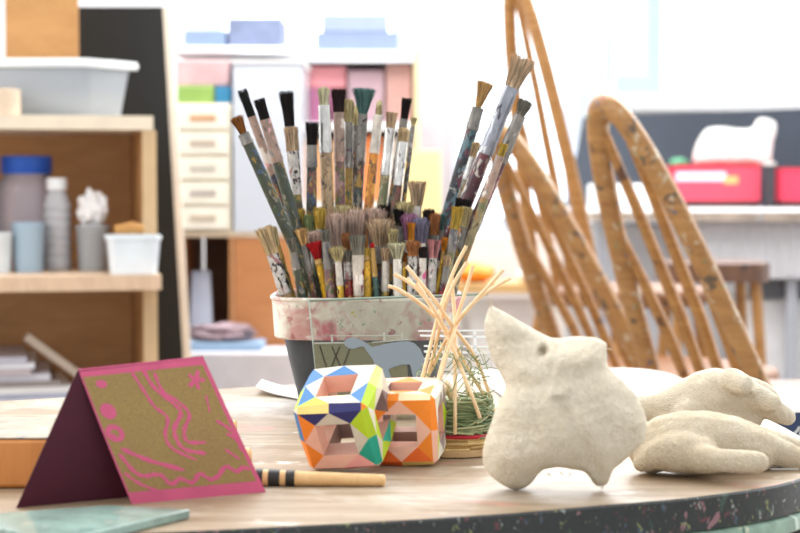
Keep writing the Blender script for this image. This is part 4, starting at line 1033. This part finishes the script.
# ------------------------------------------------------------------ leaning black board
YB = 3.78
t = thing('black_board', 'tall black board with pale edge standing beside the shelf unit', 'board', (at(130, 200, YB).x, YB, 0))
p0, p1 = at(70, 7, YB + .03), at(162.5, 7, YB + .03); q0, q1 = at(70, 358, YB), at(183, 358, YB)
d0, d1 = (q0 - p0) / (p0.z - q0.z), (q1 - p1) / (p1.z - q1.z)
e0, e1 = p0 + d0 * p0.z, p1 + d1 * p1.z; th = Vector((0, .018, 0)); e1.z = e0.z = .0005
m = MB(); m.ring_loft([[p0, p1, p1 + th, p0 + th], [e0, e1, e1 + th, e0 + th]]); m.build('board_face', plain((22, 24, 24), .5), t, smooth=False)
w = at(170, 7, YB).x - at(163, 7, YB).x; ox = Vector((.0005, 0, 0)); wx = Vector((w, 0, 0))
m = MB(); m.ring_loft([[p1 + ox, p1 + wx, p1 + wx + th, p1 + ox + th], [e1 + ox, e1 + wx, e1 + wx + th, e1 + ox + th]]); m.build('edge_strip', plain((226, 216, 200), .5), t, smooth=False)

# ------------------------------------------------------------------ pale drawers, tubs and cupboard behind the brushes
YD = 4.25
def pbox(name, label, cat, r, Y, dep, mt, zb=None, bev=.004, group=None):
    m = MB(); boxpx(m, r[0], r[1], r[2], r[3], Y, dep, zb); return solo(m, name, mt, label, cat, group, bevel=bev)
zcb = at(0, 232, YD).z
t = thing('cupboard', 'brown wooden cupboard with open left bay behind the pot', 'cupboard', (at(238, 300, YD).x, YD + .2, 0))
def cb(name, r, y0, y1, mt):
    m = MB(); a = at(r[0], r[1], YD); b = at(r[2], r[3], YD); m.box(a.x, b.x, YD + y0, YD + y1, b.z, a.z); m.build(name, mt, t, smooth=False)
cw = wood((176, 120, 72), (158, 104, 60), (3, 3, 12), .5)
cb('top_panel', (183, 232, 300, 237), 0, .4, plain((196, 176, 150), .5)); cb('side_panel', (183, 237.2, 187, 640), .0, .4, cw)
cb('divider', (229, 237.2, 234, 352), .0, .4, wood((196, 140, 90), (180, 124, 78), (3, 3, 12), .5)); cb('door', (234.5, 237.5, 300, 352), .002, .02, wood((196, 134, 84), (180, 118, 70), (3, 3, 12), .5))
cb('back_panel', (187.3, 237.2, 228.7, 352), .38, .4, wood((164, 122, 86), (148, 108, 76), (3, 3, 12), .5)); cb('base_panel', (187.3, 352.3, 300, 358), .0, .4, cw)
pbox('white_bench', 'white box bench below the cupboard behind the folded card', 'bench', (189, 353, 300, 640), YD - .2, .18, plain((214, 210, 214), .5), 0)
pbox('blue_book', 'light blue book lying on the white bench', 'book', (190, 343, 262, 352), YD - .16, .12, plain((150, 178, 206), .5), at(0, 353, YD - .2).z + .0006, .002)
zbk = at(0, 343, YD - .16).z
a = at(219, 331, YD - .14); m = crumple((a.x, a.y + .05, zbk + .022), .078, .05, .020, .5, 9)
m.v = [(p[0], p[1], max(p[2], zbk + .0006)) for p in m.v]; solo(m, 'cloth_bundle', plain((150, 130, 136), .8, 0, .25, 25), 'mauve-grey cloth bundle on top of the light blue book', 'cloth', angle=.6)
m = MB(); zz = at(0, 352, YD).z + .0006; a = at(190, 272, YD + .02); b = at(208, 272, YD + .02); a2 = at(188, 352, YD + .02)
m.ring_loft([[(a.x, YD + .06, a.z), (b.x, YD + .06, a.z), (b.x, YD + .09, a.z), (a.x, YD + .09, a.z)], [(a.x - .004, YD + .03, zz), (b.x + .012, YD + .03, zz), (b.x + .012, YD + .06, zz), (a.x - .004, YD + .06, zz)]])
solo(m, 'white_folder', plain((196, 206, 226), .5), 'bluish white folder standing in the open bay of the cupboard', 'folder', smooth=False)
# drawer stack
t = thing('drawer_stack', 'cream stack of shallow drawers on the cupboard', 'drawers', (at(204, 200, YD).x, YD + .15, zcb))
a = at(174, 103, YD); b = at(231, 231, YD); m = MB(); m.box(a.x, b.x, YD + .01, YD + .3, zcb + .0006, a.z); m.build('drawer_case', plain((240, 232, 214), .5), t, smooth=False)
for k in range(5):
    y0 = 107 + k * 25; a = at(178, y0, YD); b = at(228, y0 + 21.5, YD); m = MB(); m.box(a.x, b.x, YD - .004, YD + .0095, b.z, a.z); dr = m.build('drawer', plain((244, 236, 220), .5), t, smooth=False)
    a = at(190, y0 + 8, YD); b = at(216, y0 + 14, YD); m = MB(); m.box(a.x, b.x, YD - .006, YD - .0042, b.z, a.z); m.build('label_strip', plain(((206, 160, 120), (190, 176, 160), (196, 190, 176), (186, 176, 168), (200, 184, 164))[k], .5), dr, smooth=False)
zd = at(0, 103, YD).z
pbox('green_box', 'flat green box with blue end on the drawer stack', 'box', (177, 86, 214, 102), YD + .02, .2, plain((140, 172, 90), .5, 0, .2, 20), zd + .0006)
pbox('blue_box', 'small teal blue box at the right end of the green box', 'box', (215, 87, 231, 102), YD + .02, .2, plain((56, 130, 170), .5), zd + .0006)
zg = at(0, 86, YD + .02).z
pbox('pink_paper_pile', 'pale pink paper pile above the green box', 'paper', (176, 60, 229, 85.5), YD + .03, .2, plain((206, 172, 174), .6, 0, .2, 12), zg + .0008)
zpk = at(0, 53, YD + .03).z
pbox('paper_tray', 'wide white paper tray above the pink paper pile', 'tray', (172, 46, 300, 51), YD + .06, .28, plain((236, 238, 244), .5), zpk + .0008)
ztr = at(0, 46, YD + .06).z
pbox('blue_paper_pile', 'hazy blue pile of paper on the white tray', 'paper', (184, 30, 226, 45.5), YD + .08, .2, plain((132, 150, 182), .6, 0, .2, 10), ztr + .0008)
pbox('grey_blue_folder_pile', 'grey-blue pile of folders at the right of the white tray', 'folders', (228, 18, 282, 45.5), YD + .08, .2, plain((116, 126, 154), .6, 0, .3, 14), ztr + .0008)
t = thing('clear_storage_box', 'tall frosted white storage box right of the drawer stack', 'box', (at(268, 200, YD).x, YD + .15, zcb))
a = at(233, 63, YD); b = at(303, 230, YD); m = MB(); m.box(a.x, b.x, YD, YD + .3, zcb + .0006, a.z); m.build('box_body', glassy((238, 242, 250), .72, (232, 238, 248), .2), t, smooth=False)
m = MB(); c_ = at(233, 140, YD); m.box(a.x + .006, b.x - .006, YD + .006, YD + .29, zcb + .006, c_.z); m.build('contents', plain((206, 222, 246), .6, 0, .08, 8), t, smooth=False)
m = MB(); m.box(a.x - .004, b.x + .004, YD - .004, YD + .304, a.z + .0005, a.z + .008); m.build('lid', plain((244, 244, 246), .4), t, smooth=False)

# ------------------------------------------------------------------ bookcase in the middle distance
YC = 5.0
t = thing('bookcase', 'white bookcase holding colourful papers behind the tall brushes', 'bookcase', (at(365, 200, YC).x, YC + .15, 0))
def bk(name, r, y0, y1, mt):
    m = MB(); a = at(r[0], r[1], YC); b = at(r[2], r[3], YC); m.box(a.x, b.x, YC + y0, YC + y1, max(b.z, 0), a.z); m.build(name, mt, t, smooth=False)
wh = plain((240, 240, 244), .5)
bk('side_panel', (302, 50, 307, 800), 0, .35, wh); bk('side_panel', (414, 50, 420, 800), 0, .35, plain((226, 210, 170), .5))
bk('top_panel', (307.3, 50, 413.7, 62), 0, .35, plain((226, 232, 244), .5)); bk('back_panel', (307.3, 62.3, 413.7, 500), .33, .35, plain((236, 204, 196), .6))
bk('shelf', (307.3, 122, 413.7, 130), 0, .32, wh); bk('shelf', (307.3, 202, 413.7, 208), 0, .32, wh); bk('door', (307.3, 208.5, 413.7, 480), 0, .03, plain((224, 190, 160), .5))
zt1 = at(0, 50, YC).z; zs1 = at(0, 122, YC).z; zs2 = at(0, 202, YC).z
def bitem(name, label, cat, r, c, zb, dy=.04, dep=.2, group=None): return pbox(name, label, cat, r, YC + dy, dep, plain(c, .55, 0, .06, 14), zb + .0008, .004, group)
bitem('paper_pile', 'wide bluish paper pile on top of the white bookcase', 'paper', (316, 32, 398, 49), (134, 148, 178), zt1)
z3 = at(0, 32, YC + .04).z
bitem('paper_pile', 'narrow pale pile uppermost on the white bookcase', 'paper', (322, 14, 388, 31), (154, 168, 194), z3)
bitem('magenta_box', 'dark magenta box at the left of the bookcase shelf', 'box', (309, 88, 332, 121), (158, 96, 130), zs1)
z4 = at(0, 88, YC + .04).z
bitem('pink_folder', 'bright pink and coral folder on the magenta box', 'folder', (309, 66, 346, 87), (224, 150, 158), z4, .05)
bitem('lilac_box', 'pale mauve box at the middle of the bookcase shelf', 'box', (348, 70, 384, 121), (178, 150, 160), zs1)
bitem('mauve_roll_box', 'tall mauve-pink box at the right of the bookcase shelf', 'box', (386, 64, 412, 121), (190, 148, 142), zs1)
bitem('orange_box', 'orange box on the lower bookcase shelf behind the teal fan brush', 'box', (352, 136, 382, 201), (240, 140, 84), zs2)
bitem('white_carton', 'white carton on the lower bookcase shelf', 'carton', (384, 138, 412, 201), (236, 230, 224), zs2, .06)
bitem('brown_box', 'tan brown box at the left of the lower bookcase shelf', 'box', (309, 140, 350, 201), (206, 160, 120), zs2)
# yellow carton on a white cabinet
pbox('low_cabinet', 'low white cabinet under the yellow carton right of the bookcase', 'cabinet', (398, 236, 560, 900), 4.72, .24, plain((226, 220, 218), .5), 0)
zlc = at(0, 236, 4.72).z
pbox('yellow_carton', 'pale yellow carton behind the right-hand brushes', 'carton', (400, 150, 446, 235), 4.55, .14, plain((240, 222, 160), .5), zlc - .0, .004) if False else None
pbox('yellow_carton', 'pale yellow carton behind the right-hand brushes', 'carton', (402, 150, 441, 235), 4.74, .2, plain((240, 222, 160), .5), zlc + .0006)
# small side bench with an orange ball
pbox('side_bench', 'narrow tan bench left of the hoop chairs', 'bench', (452, 288, 572, 300), 4.1, .3, wood((206, 170, 116), (190, 150, 98), (14, 3, 3), .5), 0) if False else None
t = thing('side_bench', 'narrow tan bench behind the straw reeds, left of the hoop chairs', 'bench', (at(512, 290, 4.45).x, 4.56, 0))
m = MB(); boxpx(m, 448, 284, 566, 293, 4.45, .22); m.build('bench_top', wood((214, 176, 120), (196, 156, 100), (14, 3, 3), .5), t, smooth=False)
zbn = at(0, 284, 4.45).z
for px in (454, 560):
    a = at(px, 293.5, 4.45)
    for y in (4.48, 4.64):
        m = MB(); m.box(a.x - .015, a.x + .015, y - .015, y + .015, 0, a.z); m.build('leg', plain((226, 222, 216), .5), t, smooth=False)
m = MB(); boxpx(m, 470, 300, 545, 640, 4.50, .02, .02); m.build('front_panel', plain((226, 222, 222), .5), t, smooth=False)
a = at(474, 284, 4.5); m = crumple((a.x, 4.54, zbn + .026), .058, .05, .026, .15, 2); m.v = [(p[0], p[1], max(p[2], zbn + .0006)) for p in m.v]
solo(m, 'orange_gourd', plain((236, 140, 40), .5), 'rounded orange gourd on the tan bench behind the reeds', 'gourd')
a = at(526, 276, 4.5); m = crumple((a.x, 4.52, zbn + .02), .026, .026, .02, .1, 5); m.v = [(p[0], p[1], max(p[2], zbn + .0006)) for p in m.v]
solo(m, 'white_bowl', plain((240, 238, 234), .4), 'small rounded white lump on the tan bench next to the chairs', 'ball')

# ------------------------------------------------------------------ white counter with red boxes at the right
YT2 = 4.95
zk = at(800, 205, YT2 + .3).z
t = thing('white_counter', 'long white counter with paint-spattered front edge at right', 'counter', (at(720, 220, YT2).x, YT2 + .4, 0))
xl = at(586, 220, YT2).x; xr = 1.9; zk = at(0, 211, YT2).z
m = MB(); m.box(xl, xr, YT2, YT2 + 1.35, zk - .004, zk); m.build('counter_top', plain((244, 244, 246), .35), t, smooth=False)
m = MB(); m.box(xl + .0005, xr, YT2 + .001, YT2 + .02, zk - .03, zk - .0042); m.build('front_edge', splat((186, 170, 156), ((120, 96, 84), (214, 206, 196), (150, 150, 160), (176, 120, 110)), 30, .5, .5), t, smooth=False)
for px in (600, 700, 795, 830):
    a = at(px, 300, YT2); m = MB(); m.box(a.x, a.x + .03, YT2 + .10, YT2 + .13, 0, zk - .0305); m.build('leg', plain((176, 180, 190), .4), t, smooth=False)
m = MB(); a = at(690, 222, YT2 + .05); m.box(a.x, xr, YT2 + .06, YT2 + .075, at(0, 278, YT2 + .05).z, zk - .031)
m.build('ribbed_panel', plain((196, 196, 202), .6), t, smooth=False)
for k in range(10):
    a = at(694 + 12 * k, 224, YT2 + .05); m = MB(); m.box(a.x, a.x + .0035, YT2 + .054, YT2 + .0597, at(0, 276, YT2 + .05).z, zk - .033); m.build('panel_rib', plain((212, 212, 214), .6), t, smooth=False)
m = MB(); a = at(752, 272, YT2 + .14); m.box(a.x, xr, YT2 + .135, YT2 + .2, at(0, 298, YT2 + .14).z, at(0, 280, YT2 + .14).z); m.build('dark_rail', plain((92, 94, 100), .5), t, smooth=False)
pbox('white_crate', 'white crate under the counter behind the nearest chair', 'crate', (742, 300, 850, 620), YT2 + .16, .3, plain((228, 228, 230), .5), 0)
pbox('grey_cabinet', 'pale bluish cabinet under the left end of the counter', 'cabinet', (592, 226, 668, 620), YT2 + .3, .35, plain((206, 210, 220), .5), 0)
# black case with leaning back, white bag, red boxes
m = MB(); Yk = YT2 + 1.12
p0, p1, q0, q1 = at(584, 117, Yk + .1), at(801, 108, Yk + .1), at(566, 300, Yk), at(801, 300, Yk); th = Vector((0, .03, 0))
q0.z = q1.z = zk + .0006; p1.x += .02
m.ring_loft([[p0, p1, p1 + th, p0 + th], [q0, q1, q1 + th, q0 + th]])
solo(m, 'black_portfolio', plain((66, 74, 86), .6), 'large dark grey portfolio standing at the back of the white counter', 'portfolio', smooth=False)
def redbox(label, r, Y, dep, c, group='red boxes on the counter'):
    a = at(r[0], r[1], Y); b = at(r[2], r[3], Y)
    t = thing('red_box', label, 'box', ((a.x + b.x) / 2, Y + dep / 2, zk), group)
    m = MB(); m.box(a.x, b.x, Y, Y + dep, zk + .022, a.z - .006); m.build('box_body', plain(c, .45), t, smooth=False)
    m = MB(); m.box(a.x - .003, b.x + .003, Y - .003, Y + dep + .003, a.z - .0055, a.z); m.build('lid', plain((214, 52, 62), .45), t, smooth=False)
    m = MB(); m.box(a.x + .004, b.x - .004, Y + .004, Y + dep - .004, zk + .0006, zk + .0215); m.build('base', plain((70, 52, 52), .5), t, smooth=False)
    return t, a, b
t, a, b = redbox('long red box with white stripe under the white paper bag', (676, 165, 760, 205), YT2 + .80, .22, (222, 74, 96))
m = MB(); c_, d_ = at(676, 172, YT2 + .80), at(726, 181, YT2 + .80); m.box(c_.x, d_.x, YT2 + .797, YT2 + .7996, d_.z, c_.z); m.build('white_stripe', plain((240, 206, 220), .5), t, smooth=False)
m = MB(); c_, d_ = at(724, 176, YT2 + .80), at(738, 184, YT2 + .80); m.box(c_.x, d_.x, YT2 + .796, YT2 + .7996, d_.z, c_.z); m.build('yellow_patch', plain((230, 170, 110), .5), t, smooth=False)
redbox('red box cut by the right edge of the picture', (780, 168, 840, 205), YT2 + .78, .2, (220, 60, 90))
zrb = a.z
m = MB(); Yw = YT2 + .86
bag = [(692, 165), (694, 152), (699, 140), (707, 130), (722, 128), (738, 130), (752, 129), (757, 121), (764, 119), (775, 123), (776, 132), (773, 143), (772, 152), (768, 165), (740, 165.5), (715, 165.5)]
V, fo, bd, h = inflate(bag, Yw, .05, .05, 2.4)
fi, bi = [], []
for i, (x, y) in enumerate(V):
    w_ = .010 * noise.noise(Vector((x * .09, y * .09, 1))) * min(1, 2 * h[i]); fi.append(m.vert(at(x, y, Yw - .045 * h[i] - w_))); bi.append(fi[i] if bd[i] else m.vert(at(x, y, Yw + .05 * h[i])))
for f in fo: m.face([fi[k] for k in f]); m.face([bi[k] for k in f][::-1])
zz = min(p[2] for p in m.v); m.v = [(p[0], p[1], p[2] + zrb + .0006 - zz) for p in m.v]
solo(m, 'paper_bag', plain((238, 236, 232), .6, 0, .05, 20), 'crumpled white paper bag lying on the long red box', 'bag', angle=.8)
a = at(770, 162, YT2 + .74); m = MB(); m.lathe([(.018, 0), (.0195, .002), (.0195, a.z - zk - .012)], (a.x, YT2 + .74, zk + .0006), 20); rl = solo(m, 'black_jar', plain((52, 50, 56), .5), 'black jar with pale lid between the two red boxes', 'jar')
m = MB(); m.lathe([(.020, a.z - zk - .0114), (.0205, a.z - zk - .004), (.015, a.z - zk)], (a.x, YT2 + .74, zk + .0006), 20); m.build('lid', plain((206, 200, 196), .5), rl)
a = at(681, 161, YT2 + .9); m = crumple((a.x, YT2 + .92, zrb + .012), .030, .02, .013, .4, 6); m.v = [(p[0], p[1], max(p[2], zrb + .0006)) for p in m.v]
solo(m, 'green_ribbon', plain((110, 190, 150), .5), 'small mint green wad at the left end of the long red box', 'ribbon')
pbox('paper_ream', 'white ream of paper at the left end of the white counter', 'paper', (598, 184, 672, 208), YT2 + .30, .3, plain((240, 240, 244), .5), zk + .0006)

# ------------------------------------------------------------------ room shell, windows
YW = 6.6
wall_m = plain((240, 240, 242), .7, 0, .01)
fl = MB(); fl.box(-3.2, 4.2, .2, YW + .2, -.05, 0); o = fl.build('floor', wood((150, 140, 130), (136, 126, 116), (2, 8, 2), .5), None, smooth=False); struct(o)
ztop = 2.7
wins = [(at(205, 0, YW).x, at(405, 0, YW).x, at(0, 104, YW).z), (at(446, 0, YW).x, at(592, 0, YW).x, at(0, 230, YW).z), (at(606, 0, YW).x, at(800, 0, YW).x + .5, at(0, 104, YW).z)]
m = MB(); m.box(-3.2, 4.2, YW, YW + .2, ztop, 3.1)
edges = [-3.2] + [e for w in wins for e in w[:2]] + [4.2]
for k in range(0, len(edges), 2): m.box(edges[k], edges[k + 1], YW, YW + .2, 0, ztop)
for x0, x1, z in wins: m.box(x0, x1, YW, YW + .2, 0, z)
o = m.build('wall_back', wall_m, None, smooth=False); struct(o)
for i, (x0, x1, zsill) in enumerate(wins):
    o = MB(); o.box(x0, x1, YW + .10, YW + .106, zsill, ztop); w = o.build('window_%d' % (i + 1), glassy((250, 252, 255), .0, (255, 255, 255), .02), None, smooth=False); struct(w)
    f = MB(); fw = .05
    f.box(x0, x1, YW + .05, YW + .15, zsill, zsill + fw); f.box(x0, x1, YW + .05, YW + .15, ztop - fw, ztop)
    for k in range(2):
        x = x0 + (x1 - x0 - fw) * k; f.box(x, x + fw, YW + .05, YW + .15, zsill + fw, ztop - fw)
    f.build('window_frame', plain((224, 232, 242), .5), w, smooth=False)
    s = MB(); s.box(x0 - .04, x1 + .04, YW - .10, YW - .0005, zsill - .03, zsill); s.build('window_sill', plain((246, 246, 246), .4), w, smooth=False)
# pale round column between bookcase and windows
m = MB(); a = at(418, 100, 5.6); b = at(452, 100, 5.6); r = (b.x - a.x) / 2; m.box(a.x, b.x, 5.6, 5.6 + 2 * r, 0, 3.0); o = m.build('trim_1', plain((206, 201, 207), .6), None, smooth=False); struct(o)
# building across the yard, seen hazily through the glass
bx = MB(); a = at(588, 90, 14); b = at(662, 90, 14); bx.box(a.x, b.x, 14, 16, 0, 3.2)
bd_ = solo(bx, 'shed', plain((206, 220, 240), .7), 'pale blue shed outside the large window', 'shed')
a2 = at(602, 60, 14); b2 = at(648, 60, 14); m = MB(); m.box(a2.x, b2.x, 13.96, 13.995, at(0, 78, 14).z, at(0, -30, 14).z); m.build('shed_window', plain((226, 236, 246), .3), bd_, smooth=False)
g = MB(); g.box(-12, 14, YW + .25, 30, -.12, -.06); o = g.build('ground', plain((236, 236, 232), .8), None, smooth=False); struct(o)

# ------------------------------------------------------------------ light
w = bpy.data.worlds.new('world'); S.world = w; w.use_nodes = True
nt = w.node_tree; bg = nt.nodes['Background']
tc = nt.nodes.new('ShaderNodeTexCoord'); sp = nt.nodes.new('ShaderNodeSeparateXYZ'); nt.links.new(tc.outputs['Generated'], sp.inputs[0])
mr = nt.nodes.new('ShaderNodeMapRange'); mr.interpolation_type = 'SMOOTHSTEP'
mr.inputs[1].default_value = -.25; mr.inputs[2].default_value = .75; mr.inputs[3].default_value = .92; mr.inputs[4].default_value = 3.2
nt.links.new(sp.outputs[1], mr.inputs[0]); nt.links.new(mr.outputs[0], bg.inputs[1])
bg.inputs[0].default_value = (.96, .98, 1.0, 1)        # bright sky on the window side, dimmer away from it
def area(name, loc, aim, sx, sy, power, col=(1, 1, 1)):
    l = bpy.data.lights.new(name, 'AREA'); l.shape = 'RECTANGLE'; l.size = sx; l.size_y = sy; l.energy = power; l.color = col
    o = bpy.data.objects.new(name, l); COL.objects.link(o); o.location = loc
    o.rotation_euler = (Vector(aim) - Vector(loc)).to_track_quat('-Z', 'Y').to_euler(); return o
area('window_light', (1.6, 5.2, 2.5), (0, 1.6, .7), 2.6, 1.4, 70, (1, .99, .97))
area('side_window_light', (-2.4, .6, 2.3), (0, 1.5, .7), 1.8, 1.4, 30, (1, .95, .88))
area('background_fill', (-.4, 3.6, 2.9), (-.2, 4.6, .8), 2.4, 1.2, 70, (1, .99, .97))  # unseen overhead light, added to brighten the fronts of the background furniture
vs = S.view_settings; S.display_settings.display_device = 'sRGB'
vs.view_transform = 'Standard'; vs.look = 'None'; vs.exposure = 0.38; vs.gamma = 1; vs.use_curve_mapping = False
